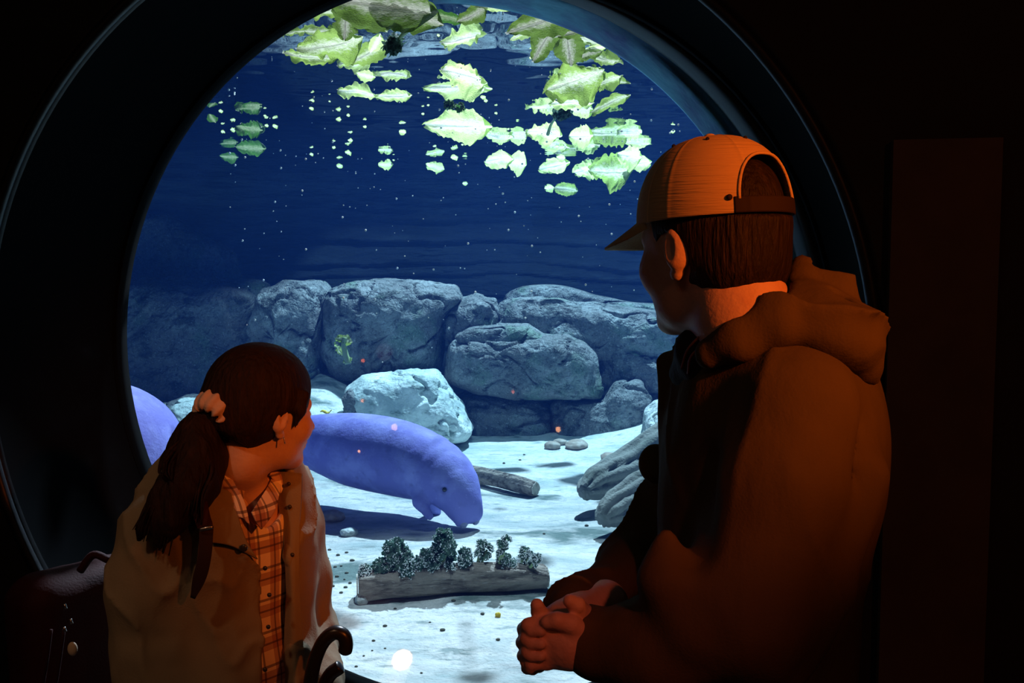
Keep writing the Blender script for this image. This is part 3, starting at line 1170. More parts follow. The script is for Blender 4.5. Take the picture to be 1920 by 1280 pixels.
BIG = [
    # label, px, py, wpx, angle, seed, material, ratio, curl
    ('long romaine leaf across the top edge, stalk end at the left', 715, 12, 210, 8, 1, 'lettuce', .55, .05),
    ('broad romaine leaf at the top edge under the long one, tip to the right', 770, 22, 130, 25, 2, 'lettuce', .6, .05),
    ('pointed leaf hanging tip down beside the bright reflection at top left', 648, 40, 60, -80, 3, 'lettuce', .9, .1),
    ('small curled leaf between the pointed leaf and the broad romaine leaf', 694, 38, 48, 60, 4, 'lettuce', .7, .1),
    ('dark spotted leaf half folded right of the top romaine leaves', 835, 32, 60, 10, 5, 'lettuce_dark', .45, .05),
    ('pale veined leaf end right of the dark spotted leaf', 888, 28, 58, -30, 6, 'lettuce', .6, .08),
    ('white stalk piece at the top edge, middle', 926, 14, 60, 4, 7, 'lettuce_white_lit', .22, .02),
    ('long dark romaine leaf slanting down to the right at the top', 1040, 32, 160, -20, 8, 'lettuce', .42, .06),
    ('long leaf slanting on from the dark romaine leaf towards the window edge', 1112, 48, 125, -22, 9, 'lettuce', .32, .05),
    ('white and pink stalk tip left of the two hanging leaves', 982, 60, 48, -30, 10, 'lettuce_white_lit', .45, .1),
    ('left one of two leaves hanging tip down below the slanting romaine', 1018, 82, 66, -60, 11, 'lettuce', .8, .12),
    ('right one of two leaves hanging tip down below the slanting romaine', 1066, 90, 60, -100, 12, 'lettuce', .9, .12),
    ('ragged curled leaf end right of the two hanging leaves', 1104, 100, 44, -20, 13, 'lettuce', .6, .1),
    ('white stalk scrap near the window edge, upper of two', 1124, 72, 30, 0, 14, 'lettuce_white_lit', .3, .03),
    ('white stalk scrap near the window edge, lower of two', 1118, 90, 38, -8, 15, 'lettuce_white_lit', .4, .03),
    ('big round curled lettuce leaf in the upper left group', 620, 86, 110, -10, 16, 'lettuce', .75, .1),
    ('bright green leaf beneath the big curled one, pointing left', 585, 108, 90, 5, 17, 'lettuce', .4, .06),
    ('folded leaf with white stalk closing the upper left group', 690, 100, 80, -30, 18, 'lettuce', .5, .08),
    ('upright pale leaf end above the folded one', 705, 82, 40, -60, 19, 'lettuce_white_lit', .6, .1),
    ('ragged half-open leaf alone in the upper middle', 872, 140, 84, 18, 20, 'lettuce_white_lit', .75, .14),
    ('small white leaf with a green tip above the left pair', 686, 142, 34, 15, 21, 'lettuce_white_lit', .8, .1),
    ('crumpled white leaf, left one of the pair', 672, 172, 72, 10, 22, 'lettuce_white_lit', .5, .1),
    ('crumpled white leaf, right one of the pair', 737, 180, 68, 0, 23, 'lettuce_white_lit', .5, .1),
    ('frilly green leaf heading the right-hand cluster', 1078, 152, 110, -20, 24, 'lettuce', .75, .12),
    ('frilly leaf end reaching right from the right-hand cluster', 1138, 152, 60, -20, 25, 'lettuce', .6, .1),
    ('white crumpled leaf at the foot of the right-hand cluster', 1072, 192, 80, 0, 26, 'lettuce_white_lit', .5, .1),
    ('bright green tipped leaf closing the right-hand cluster', 1144, 192, 76, -28, 27, 'lettuce', .45, .06),
    ('long glowing white leaf floating in the middle', 860, 236, 118, 3, 28, 'lettuce_white_lit', .6, .04),
    ('crumpled white leaf with the dark stem crossing it', 1020, 248, 66, 8, 29, 'lettuce_white_lit', .9, .1),
    ('compact white leaf alone left of the cap', 1090, 256, 42, 0, 30, 'lettuce_white_lit', 1.3, .1),
    ('white leaf floating low, left one of the two over the dark wall', 936, 298, 52, -6, 31, 'lettuce_white_lit', .9, .06),
    ('white leaf floating low, right one of the two over the dark wall', 970, 305, 34, 10, 32, 'lettuce_white_lit', 1.5, .08),
    ('slim white and green leaf floating low before the cap', 1040, 311, 56, -14, 33, 'lettuce_white_lit', .8, .03),
    ('pale leaf at the left end of the frilly raft by the cap', 1100, 318, 46, -15, 34, 'lettuce_white_lit', 1.0, .08),
    ('frilly green raft of leaf beside the cap', 1146, 322, 74, 0, 35, 'lettuce', 1.1, .14),
    ('curled pale leaf above the cap\'s front', 1180, 292, 44, 10, 36, 'lettuce_white_lit', 1.4, .14),
    ('long pale leaf end touching the cap\'s outline', 1196, 306, 50, -8, 37, 'lettuce_white_lit', .8, .06),
    ('greyish green leaf deepest to the right, below the slim leaf', 1062, 354, 42, 10, 38, 'lettuce', .9, .05),
    ('small green leaf alone over the dark wall', 724, 309, 26, -4, 39, 'lettuce_white_lit', 1.0, .04),
    ('twisted scrap of leaf low in the middle', 816, 313, 34, 20, 40, 'lettuce_white_lit', .8, .12),
    ('upright thin leaf at the far left of the shaded group', 398, 222, 20, 70, 41, 'lettuce_dark', 1.2, .1),
    ('ragged dull leaf at the top of the shaded left group', 468, 240, 46, 10, 42, 'lettuce_dark', 1.0, .14),
    ('dull striped leaf at the right of the shaded left group', 470, 278, 54, 5, 43, 'lettuce_dark', .8, .1),
    ('dull green scrap at the bottom left of the shaded group', 430, 294, 32, 4, 44, 'lettuce_dark', .9, .05),
]
for (lab, px, py, w, a, sd, m, ra, cu) in BIG:
    if m == 'lettuce' and sd < 15:
        m = 'lettuce_olive_dim'
    lettuce(lab, px, py, w * (1.0 if sd < 3 else 1.15 if sd < 20 else 1.05), a, sd, m, ra, curl=cu, rib=w > 40, notch=.26 if 'ragged' in lab or 'frilly' in lab else .18,
            ruff=1.1 if ('frilly' in lab or 'crumpled' in lab or 'curled' in lab or 'ragged' in lab) else .5, tilt=-.85 if 'hanging' not in lab else -1.0)

SCR = [(584, 203, 10), (586, 188, 8), (635, 223, 12), (653, 216, 8), (755, 247, 16), (684, 237, 8), (618, 190, 5), (657, 263, 11), (626, 276, 8), (653, 286, 14), (637, 311, 14), (584, 289, 9),
       (803, 197, 6), (793, 213, 7), (906, 182, 12), (911, 189, 9), (930, 212, 7), (953, 255, 7), (867, 271, 6), (852, 295, 16), (904, 250, 8), (920, 247, 6), (1044, 275, 11), (1052, 295, 20),
       (815, 286, 8), (872, 344, 12), (1030, 352, 22), (738, 300, 5), (1200, 272, 6), (822, 66, 7), (995, 108, 6), (437, 243, 12), (418, 247, 9), (500, 235, 9), (516, 236, 12), (414, 208, 10), (497, 217, 7), (1262, 246, 10), (1380, 177, 7)]
for k, (x, y, w) in enumerate(SCR):
    lettuce('tiny pale scrap of leaf adrift under the water surface', x, y, w * .85, rnd.uniform(-20, 20), 200 + k, 'lettuce_white_lit', 1.4, rib=False, group='scraps of leaf adrift', name='leaf_scrap', curl=.1, cat='leaf', tilt=-.6)


def sprig(label, pts, frill, m='kale', cat='sprig', name='kale_sprig', fr=.05, seed=0, ncl=1):
    c = np.array(pts[0])
    root = thing(name, label, cat, c)
    q = catmull(pts, 20)
    v, f = tube(q, np.linspace(.010, .004, 20), 8)
    mesh_obj('stem', v, f, M['stem'], root)
    b = MB()
    rs = np.random.RandomState(seed)
    mids = []
    for (p, r) in frill:
        for k in range(5):
            vv, ff, mm, _ = leaf_grid(r * 2.0, r * 1.6, seed * 31 + k, .6, 26, 9, .15, .2)
            R = Matrix.Rotation(rs.uniform(0, 6.28), 3, 'Z') @ Matrix.Rotation(rs.uniform(-1.2, 1.2), 3, 'X') @ Matrix.Rotation(rs.uniform(-1.2, 1.2), 3, 'Y')
            b.add(vv @ np.array(R).T + p, ff)
            mids.append(mm)
    o = b.obj('leaf', M[m], root)
    set_mid(o, np.concatenate(mids))
    return root


sprig('dark kale sprig with its stalk trailing over the crumpled white leaf', [P(1027, 252, 5.6), P(1034, 232, 5.5), P(1048, 214, 5.2)], [(P(1050, 213, 5.2), .045), (P(1060, 208, 5.2), .04)], seed=3)
sprig('dark kale sprig hanging below the upper left leaves', [P(768, 52, 3.3), P(754, 66, 3.35), P(744, 78, 3.4)], [(P(742, 78, 3.4), .032), (P(734, 90, 3.4), .028)], seed=4)
sprig('small kale sprig above the long glowing leaf', [P(836, 202, 5.0), P(850, 200, 5.0), P(864, 198, 5.0)], [(P(842, 196, 5.0), .03), (P(862, 200, 5.0), .03)], m='lettuce_dark', seed=5)


def sinking():
    root = thing('leafy_stalk', 'green leafy stalk with a white tip drifting in front of the tallest boulder', 'stalk', P(650, 680, 6.6))
    q = catmull([P(653, 682, 6.6), P(648, 664, 6.6), P(644, 646, 6.6), P(646, 632, 6.6)], 16)
    v, f = tube(q, np.linspace(.022, .014, 16), 8)
    mesh_obj('stem', v, f, M['stem'], root)
    for (p, L, a, b, sd) in ((P(634, 654, 6.6), .10, 1.0, .3, 5), (P(645, 636, 6.6), .12, .2, 1.3, 6), (P(652, 676, 6.6), .07, -.5, 1.2, 7)):
        vv, ff, mm, _ = leaf_grid(L, L * .6, sd, .5, 22, 8, .1, .2)
        R = np.array(Matrix.Rotation(a, 3, 'Y') @ Matrix.Rotation(b, 3, 'X'))
        o = mesh_obj('leaf', vv @ R.T + p, ff, M['lettuce_white_lit' if sd != 6 else 'lettuce'], root)
        set_mid(o, mm)


sinking()


def fish():
    Y = 7.4
    c = P(609, 772, Y)
    root = thing('golden_leaf', 'small curled golden leaf drifting above the manatee\'s back', 'leaf', c)
    b = MB()
    n = 14
    v, f = tube(catmull([P(600, 772, Y), P(606, 770, Y), P(614, 774, Y), P(619, 771, Y)], n), np.sin(np.linspace(.2, 2.9, n)) * .018, 10, .6)
    mesh_obj('blade', v, f, M['yellow'], root)
    v, f = tube([P(619, 771, Y), P(622, 768, Y)], .004, 6)
    mesh_obj('stem', v, f, M['yellow'], root)


fish()


def specks():
    b = MB()
    r2 = random.Random(5)
    for k in range(330):
        x = r2.uniform(430, 1330)
        y = r2.triangular(20, 760, 190)
        Y = r2.uniform(3.6, 6.5)
        p = P(x, y, Y)
        if p[2] > SURF - .04:
            continue
        r = r2.choice((.8, 1.1, 1.4, 2.2)) * Y / FPX
        b.ball(p, r, 3)
    o = b.obj('floating_specks', M['speck'])
    tag(o, 'fine white specks of food drifting all through the water', 'specks', kind='stuff')


specks()


# ------------------------------------------------------------------ logs and driftwood
def log(name, label, a, b, r, mat_, seed, bend=0.02, hole=True, taper=.85):
    a, b = np.array(a), np.array(b)
    root = thing(name, label, 'log', (a + b) / 2 - np.array((0, 0, r)))
    n, k = 70, 40
    ax = (b - a)
    L = np.linalg.norm(ax)
    ax /= L
    s1 = np.cross(ax, (0, 0, 1))
    s1 /= np.linalg.norm(s1)
    s2 = np.cross(s1, ax)
    v = []
    for i in range(n + 1):
        t = i / n
        c = a + ax * L * t + s2 * bend * math.sin(t * 3.1)
        rt = r * (1 - (1 - taper) * t)
        if i == 0 or i == n:
            rt *= .93
        for j in range(k):
            an = 2 * math.pi * j / k
            q = np.array((math.cos(an) * 1.2 + seed, math.sin(an) * 1.2, t * L * 2))
            q2 = np.array((math.cos(an) * 5 + seed, math.sin(an) * 5, t * L * 3))
            rr = rt * (1 + .35 * float(fbm(q, 2)) + .22 * float(fbm(q2, 3)))
            v.append(c + (s1 * math.cos(an) + s2 * math.sin(an)) * rr)
    f = [(i * k + j, i * k + (j + 1) % k, (i + 1) * k + (j + 1) % k, (i + 1) * k + j) for i in range(n) for j in range(k)]
    f.append(tuple(range(k))[::-1])
    f.append(tuple(n * k + j for j in range(k)))
    mesh_obj('trunk', v, f, M[mat_], root)
    for t, sg in ((0, -1), (1, 1)):
        c = a + ax * L * t + ax * sg * .002
        vv = [c] + [c + ((v[(0 if t == 0 else n) * k + j]) - (a + ax * L * t)) * .9 for j in range(k)]
        vv2 = [q + ax * sg * .006 for q in vv]
        ff = [(0, 1 + j, 1 + (j + 1) % k) for j in range(k)]
        m_ = k + 1
        ff2 = [(m_, m_ + 1 + (j + 1) % k, m_ + 1 + j) for j in range(k)]
        sd = [(1 + j, 1 + (j + 1) % k, m_ + 1 + (j + 1) % k, m_ + 1 + j) for j in range(k)]
        mesh_obj('cut_end', vv + vv2, ff + ff2 + sd, M['cut_wood'], root, smooth=False)
    return root


def on_sand(p, r):
    p = np.array(p)
    p[2] = float(sand_h(p[0], p[1])) + r
    return p


LA = G(672, 1102, .055)
LB = G(1024, 1082, .05)
log('log', 'weathered grey log on the sand planted with a row of kale', LA, LB, .066, 'wood', 3)
log('log', 'bare pale log lying on the sand beyond the manatee\'s snout', G(845, 884, .05), G(1004, 916, .05), .058, 'wood', 9)

# kale plants stuck in the log
KALE = [ # label, base px, base py, top px, top py, spread px, pale?
    ('lowest kale tuft leaning left off the end of the log', 690, 1082, 684, 1066, 17, 1),
    ('broad kale plant, leftmost of the upright ones on the log', 727, 1088, 738, 1030, 34, 0),
    ('short kale plant right of the broad leftmost one', 762, 1086, 768, 1056, 22, 0),
    ('kale plant leaning left of the tallest one', 792, 1080, 800, 1040, 24, 0),
    ('tallest kale plant in the middle of the log', 818, 1082, 830, 1012, 32, 0),
    ('short pale kale tuft in front of the tallest plant', 842, 1090, 844, 1058, 17, 1),
    ('narrow dark kale plant right of the tallest one', 866, 1084, 872, 1036, 20, 0),
    ('slim kale plant showing its pale stalks', 892, 1076, 904, 1024, 19, 1),
    ('kale plant with the high narrow crown, right part of the log', 936, 1070, 950, 1008, 16, 0),
    ('round low kale tuft below the high narrow crown', 950, 1072, 945, 1048, 22, 0),
    ('small kale plant near the right end of the log', 976, 1072, 984, 1036, 16, 0),
    ('kale leaf leaning out to the right over the log end', 988, 1064, 1006, 1040, 15, 1),
]


def kale(label, bx, by, tx, ty, sp_, pale, seed):
    t = (bx - 672) / (1024 - 672)
    base = LA * (1 - t) + LB * t
    Y = base[1]
    sc = Y / FPX
    base = np.array((P(bx, by, Y)[0], Y, base[2] + .05))
    top = P(tx, ty, Y)
    top[1] += (seed % 3 - 1) * .03
    root = thing('kale_plant', label, 'kale', base, 'kale plants stuck in the log')
    rs = np.random.RandomState(seed)
    r = sp_ * sc
    heads = []
    nst = 3 if r > .05 else 2
    stems = MB()
    for k in range(nst):
        a = rs.uniform(0, 6.28)
        o = np.array((math.cos(a), math.sin(a) * .7, 0)) * r * .5 * (k > 0)
        e = top + o - np.array((0, 0, r * .5 * k))
        q = catmull([base - np.array((0, 0, .03)), base * .5 + e * .5 + o * .2, e], 12)
        stems.tube(q, np.linspace(.010, .005, 12), 7)
        heads.append(e)
        heads.append(base * .35 + e * .65 + o * .3)
    stems.obj('stem', M['stem'], root)
    b, mids = MB(), []
    bub = MB()
    nl = 9 if r > .05 else 7
    for hi, e in enumerate(heads):
        for k in range(nl):
            d = rs.normal(size=3)
            d /= np.linalg.norm(d)
            d[2] = abs(d[2]) * .6
            c = e + d * r * .55
            l = r * rs.uniform(.55, .8)
            vv, ff, mm, _ = leaf_grid(l * 1.3, l * 1.2, seed * 31 + k + hi * 7, 0.0, 18, 6, .2, .2)
            u = np.hypot(vv[:, 0], vv[:, 1]) / l
            an = np.arctan2(vv[:, 1], vv[:, 0])
            vv[:, 2] += .30 * l * u ** 2 * np.sin(an * 9 + k) + .12 * l * u * np.sin(an * 17 + 2)
            z = np.array(d)
            Rm = np.array(Vector(z).to_track_quat('Z', 'X').to_matrix() @ Matrix.Rotation(rs.uniform(0, 6), 3, 'Z'))
            w = vv @ Rm.T + c
            b.add(w, ff)
            mids.append(mm)
            for q in w[rs.randint(0, len(w), 13)]:
                bub.ball(q + d * .004, rs.uniform(.0018, .0034), 3)
    o = b.obj('leaf', M['kale'] if not pale else M['kale'], root)
    set_mid(o, np.concatenate(mids))
    bo = bub.obj('air_bubbles', M['bubble'], root)
    bo['kind'] = 'stuff'
    bo['label'] = 'fine silvery air bubbles clinging to the frilled leaves'


for i, kk in enumerate(KALE):
    kale(*kk, seed=i + 1)


def driftwood(label, pts, rads, seed):
    pts = [np.array(p) for p in pts]
    q = catmull(pts, 60)
    rr = np.interp(np.linspace(0, 1, 60), np.linspace(0, 1, len(rads)), rads)
    n = 48
    T = np.gradient(q, axis=0)
    T /= np.linalg.norm(T, axis=1)[:, None]
    v = []
    for i in range(60):
        A = np.cross(T[i], (0, 0, 1))
        A /= np.linalg.norm(A)
        B = np.cross(A, T[i])
        for j in range(n):
            a = 2 * math.pi * j / n
            tw = a + i * .012
            g = abs(math.sin(tw * 4 + seed + .8 * float(vnoise(np.array((i * .05, tw, seed)))))) ** .6
            r = rr[i] * (.66 + .34 * g + .3 * float(fbm(np.array((math.cos(a) * 1.5, math.sin(a) * 1.5, i * .06 + seed)), 3)))
            v.append(q[i] + r * (math.cos(a) * A + math.sin(a) * B))
    f = [(i * n + j, i * n + (j + 1) % n, (i + 1) * n + (j + 1) % n, (i + 1) * n + j) for i in range(59) for j in range(n)]
    f += [tuple(range(n))[::-1], tuple(59 * n + j for j in range(n))]
    o = mesh_obj('driftwood', v, f, M['drift'], loc=(q[30][0], q[30][1], min(p[2] for p in v)))
    tag(o, label, 'driftwood')


driftwood('thick gnarled driftwood stump pointing out left from behind the man', [P(1096, 922, 5.9), P(1112, 910, 6.0), P(1150, 893, 6.15), P(1200, 862, 6.35), P(1260, 820, 6.5), P(1330, 790, 6.6)], [.05, .10, .125, .135, .15, .15], 2)
driftwood('shorter driftwood root below the thick stump', [P(1130, 975, 5.35), P(1142, 962, 5.4), P(1172, 940, 5.5), P(1215, 918, 5.6), P(1280, 900, 5.7)], [.05, .09, .105, .12, .12], 5)
# ------------------------------------------------------------------ people: materials
M['skin'] = mat('skin', (0.62, 0.38, 0.28), 0.55, spec=0.35, noise=(30, (0.55, 0.30, 0.22), .45, .75), bump=(160, 0.0008))
M['hair_dark'] = mat('hair_dark', (0.012, 0.007, 0.005), 0.6, spec=0.2, noise=(8, (0.028, 0.015, 0.01), .5, .7, (14, 14, 2)), bump=(18, 0.006, (10, 10, 1.2)))
M['hair_brown'] = mat('hair_brown', (0.016, 0.007, 0.006), 0.7, spec=0.2, noise=(8, (0.03, 0.013, 0.01), .5, .7, (9, 9, 2)), bump=(14, 0.006, (9, 9, 2)))
M['cap'] = mat('cap', (0.62, 0.44, 0.22), 0.85, noise=(4, (0.50, 0.33, 0.16), .45, .65), bump=(220, 0.001))
M['cap_mesh'] = mat('cap_mesh', (0.58, 0.40, 0.19), 0.9, bump=[(9, 0.002, (2, 2, 45))])
M['cap_dark'] = mat('cap_dark', (0.018, 0.009, 0.006), 0.8)
M['jacket_olive'] = mat('jacket_olive', (0.105, 0.078, 0.04), 0.9, spec=0.05, noise=(3, (0.08, 0.06, 0.032), .4, .65), bump=[(5, 0.02, (1, 1, .35)), (300, 0.0006)])
M['jacket_khaki'] = mat('jacket_khaki', (0.30, 0.25, 0.16), 0.8, spec=0.2, noise=(3, (0.24, 0.19, 0.12), .4, .65), bump=[(6, 0.012, (1, 1, .5)), (300, 0.0006)])
M['jacket_lining'] = mat('jacket_lining', (0.10, 0.07, 0.045), 0.8)
M['knit_dark'] = mat('knit_dark', (0.02, 0.018, 0.02), 0.9, bump=(200, 0.001))
M['trousers'] = mat('trousers', (0.03, 0.035, 0.05), 0.85, bump=(200, 0.001))
M['shoe'] = mat('shoe', (0.03, 0.02, 0.015), 0.5)
M['metal'] = mat('metal', (0.5, 0.45, 0.4), 0.3, metal=1.0)
M['button'] = mat('button', (0.03, 0.025, 0.02), 0.35, spec=0.5)
M['scrunchie'] = mat('scrunchie', (0.72, 0.50, 0.40), 0.8, bump=(60, 0.004))
M['pack_red'] = mat('pack_red', (0.04, 0.003, 0.004), 0.75, noise=(6, (0.03, 0.002, 0.003), .4, .65), bump=(200, 0.001))
M['pack_dark'] = mat('pack_dark', (0.03, 0.012, 0.012), 0.7)
M['umbrella'] = mat('umbrella', (0.015, 0.013, 0.012), 0.30, spec=0.5)
M['cloth_black'] = mat('cloth_black', (0.02, 0.02, 0.025), 0.7)
M['charm'] = mat('charm', (0.6, 0.5, 0.35), 0.5)
M['cord'] = mat('cord', (0.30, 0.10, 0.05), 0.6)
M['lips'] = mat('lips', (0.50, 0.20, 0.17), 0.4)
M['eye_white'] = mat('eye_white', (0.8, 0.78, 0.75), 0.15, spec=0.6)
M['iris'] = mat('iris', (0.06, 0.035, 0.02), 0.1, spec=0.7)


def plaid(yaw):
    m = bpy.data.materials.new('plaid_shirt')
    m.use_nodes = True
    nt = m.node_tree
    b = nt.nodes['Principled BSDF']
    b.inputs['Roughness'].default_value = 0.9
    tc = nt.nodes.new('ShaderNodeTexCoord')
    mp = nt.nodes.new('ShaderNodeMapping')
    mp.inputs['Rotation'].default_value = (0, 0, yaw)
    nt.links.new(tc.outputs['Object'], mp.inputs[0])
    sx = nt.nodes.new('ShaderNodeSeparateXYZ')
    nt.links.new(mp.outputs[0], sx.inputs[0])

    def band(axis, period, lo, hi, phase=0.0):
        a = nt.nodes.new('ShaderNodeMath'); a.operation = 'MULTIPLY_ADD'
        a.inputs[1].default_value = 1 / period
        a.inputs[2].default_value = phase + 50
        nt.links.new(sx.outputs[axis], a.inputs[0])
        f = nt.nodes.new('ShaderNodeMath'); f.operation = 'FRACT'
        nt.links.new(a.outputs[0], f.inputs[0])
        r = nt.nodes.new('ShaderNodeMath'); r.operation = 'COMPARE'
        r.inputs[1].default_value = (lo + hi) / 2
        r.inputs[2].default_value = (hi - lo) / 2
        nt.links.new(f.outputs[0], r.inputs[0])
        return r.outputs[0]
    cur = None
    base = (0.92, 0.78, 0.68, 1)
    for ax, per, lo, hi, colr, fac in (('X', .052, .0, .42, (0.33, 0.10, 0.07, 1), .62), ('Z', .060, .0, .40, (0.33, 0.10, 0.07, 1), .62),
                                       ('X', .052, .50, .58, (0.05, 0.02, 0.03, 1), .7), ('Z', .060, .50, .58, (0.05, 0.02, 0.03, 1), .7),
                                       ('Z', .060, .16, .22, (0.06, 0.02, 0.03, 1), .7), ('X', .052, .17, .24, (0.06, 0.02, 0.03, 1), .7)):
        mk = band(ax, per, lo, hi)
        k = nt.nodes.new('ShaderNodeMath'); k.operation = 'MULTIPLY'
        k.inputs[1].default_value = fac
        nt.links.new(mk, k.inputs[0])
        mx = nt.nodes.new('ShaderNodeMix'); mx.data_type = 'RGBA'
        nt.links.new(k.outputs[0], mx.inputs['Factor'])
        if cur is None:
            mx.inputs[6].default_value = base
        else:
            nt.links.new(cur, mx.inputs[6])
        mx.inputs[7].default_value = colr
        cur = mx.outputs[2]
    nt.links.new(cur, b.inputs['Base Color'])
    return m


def head_fields(f, C, A, sc=1.0, male=True):
    """adds a head to the field: C centre, A frame (forward, left, up)"""
    q = ((f.p - np.array(C, np.float32)) @ A.astype(np.float32)) / sc
    def E(c, r):
        return ell(q, c, r)
    d = ell(q, (-.012, 0, .035), (.097, .076, .086))
    d = smin(d, E((.030, 0, -.020), (.064, .062, .086)), .03)
    jw = .050 if male else .043
    d = smin(d, E((.030, 0, -.078), (.052, jw, .034)), .025)
    d = smin(d, E((.074, 0, -.098), (.020, .022, .017)), .02)
    for s in (-1, 1):
        d = smin(d, E((.062, s * .036, -.028), (.026, .024, .026)), .02)       # cheeks
        d = smin(d, cone(q, (.080, s * .012, .018), (.074, s * .040, .020), .010, .008), .012)   # brow
        d = -smin(-d, E((.090, s * .030, -.002), (.016, .017, .012)), .008)    # socket
    d = smin(d, cone(q, (.088, 0, .004), (.108, 0, -.030), .007, .011), .010)  # nose
    for s in (-1, 1):
        d = smin(d, E((.096, s * .012, -.036), (.010, .007, .007)), .006)
    d = smin(d, E((.088, 0, -.060), (.012, .022, .006)), .006)                 # upper lip
    d = smin(d, E((.086, 0, -.070), (.012, .019, .006)), .006)                 # lower lip
    # ears: rim, lobe, hollow
    for s in (-1, 1):
        tilt = np.array([[1, 0, 0], [0, 1, 0], [0, 0, 1.0]])
        a = .45 * s
        Re = np.array([[math.cos(a), -math.sin(a), 0], [math.sin(a), math.cos(a), 0], [0, 0, 1]]).T
        e = ell(q, (-.010, s * .078, -.004), (.018, .0095, .029), Re.T)
        e = smin(e, E((-.002, s * .073, -.036), (.010, .006, .010)), .006)
        e = -smin(-e, ell(q, (-.003, s * .0885, -.003), (.010, .0055, .018), Re.T), .004)
        e = smin(e, E((.006, s * .074, -.010), (.006, .005, .009)), .004)
        d = smin(d, e, .006)
    f.un(d * sc, .012)
    return q


def L2W(C, A, p, sc=1.0):
    return np.array(C) + A @ (np.array(p, float) * sc)


def eyes(C, A, sc, parent):
    for s in (-1, 1):
        e = MB().ball(L2W(C, A, (.076, s * .030, -.002), sc), .0125 * sc, 8).obj('eye', M['eye_white'], parent)
        MB().ball(L2W(C, A, (.0845, s * .030, -.002), sc), .0058 * sc, 7).obj('iris', M['iris'], e)


def folds(f, amp, freq, anis=(1, 1, 1), seed=0.0, ridged=True):
    n = fbm(f.p * (np.array(anis, np.float32) * freq) + seed, 3)
    if ridged:
        n = .22 - np.abs(n)
    f.F = f.F - amp * n


def creases(f, amp, freq, anis=(1, 1, 1), seed=0.0, w=.045, rot=None):
    q = f.p if rot is None else f.p @ np.array(rot, np.float32)
    n = np.abs(fbm(q * (np.array(anis, np.float32) * freq) + seed, 2))
    m = np.clip(vnoise(f.p * 3.5 + seed) * 2.2 + .55, 0, 1)
    f.F = f.F - amp * np.exp(-n / w) * m


def hand(f, wrist, knuck, palm_n, thumb_side, curls, sc=1.0, spread=1.0, thumb=None):
    """a hand grown from wrist to knuckles, palm_n points out of the palm; curls = list of 3 bends per finger"""
    wrist, knuck = np.array(wrist, float), np.array(knuck, float)
    F_ = knuck - wrist
    Lp = np.linalg.norm(F_)
    F_ /= Lp
    Nn = np.array(palm_n, float)
    Nn -= F_ * (Nn @ F_)
    Nn /= np.linalg.norm(Nn)
    S = np.cross(F_, Nn) * thumb_side           # towards the thumb
    d = None
    for k, (off, ln) in enumerate(((.030, .92), (.010, 1.0), (-.010, .95), (-.029, .86))):
        a = wrist + S * off * .6 * sc
        b = knuck + S * off * sc * spread - F_ * (.0 if k < 3 else .008)
        e = cone(f.p, a, b, .0145 * sc, .0118 * sc)
        d = e if d is None else smin(d, e, .012 * sc)
    f.un(d, .012 * sc)
    segs = []
    for k, (off, ln) in enumerate(((.030, .92), (.010, 1.0), (-.010, .95), (-.029, .76))):
        b = knuck + S * off * sc * spread - F_ * (.0 if k < 3 else .008)
        ang = 0
        p = b
        rad = .0098 * sc
        for j, l in enumerate((.042, .026, .021)):
            ang += curls[k][j]
            dr = F_ * math.cos(ang) + Nn * math.sin(ang)
            nx = p + dr * l * ln * sc
            r2 = rad * .90
            f.un(cone(f.p, p, nx, rad, r2), .0015 * sc if j == 0 else .001 * sc)
            segs.append((p, nx))
            p, rad = nx, r2
    if thumb is None:
        t0 = wrist + F_ * .02 * sc + S * .022 * sc
        t1 = t0 + (F_ * .6 + S * .75 + Nn * .25) * .040 * sc
        t2 = t1 + (F_ * .95 + S * .1 + Nn * .3) * .032 * sc
        t3 = t2 + (F_ * .9 - S * .25 + Nn * .35) * .026 * sc
    else:
        t0, t1, t2, t3 = [np.array(q, float) for q in thumb]
    f.un(cone(f.p, t0, t1, .016 * sc, .0125 * sc), .010 * sc)
    f.un(cone(f.p, t1, t2, .0118 * sc, .0108 * sc), .003 * sc)
    f.un(cone(f.p, t2, t3, .0108 * sc, .009 * sc), .002 * sc)
    return segs


def grow(f, n=2, w=.5):
    V, Q = f.mesh()
    return relax(V, Q, n, w), Q


def join(parts):
    V, Q, n = [], [], 0
    for v, q in parts:
        V.append(v)
        Q.append(q + n)
        n += len(v)
    return np.vstack(V), np.vstack(Q)


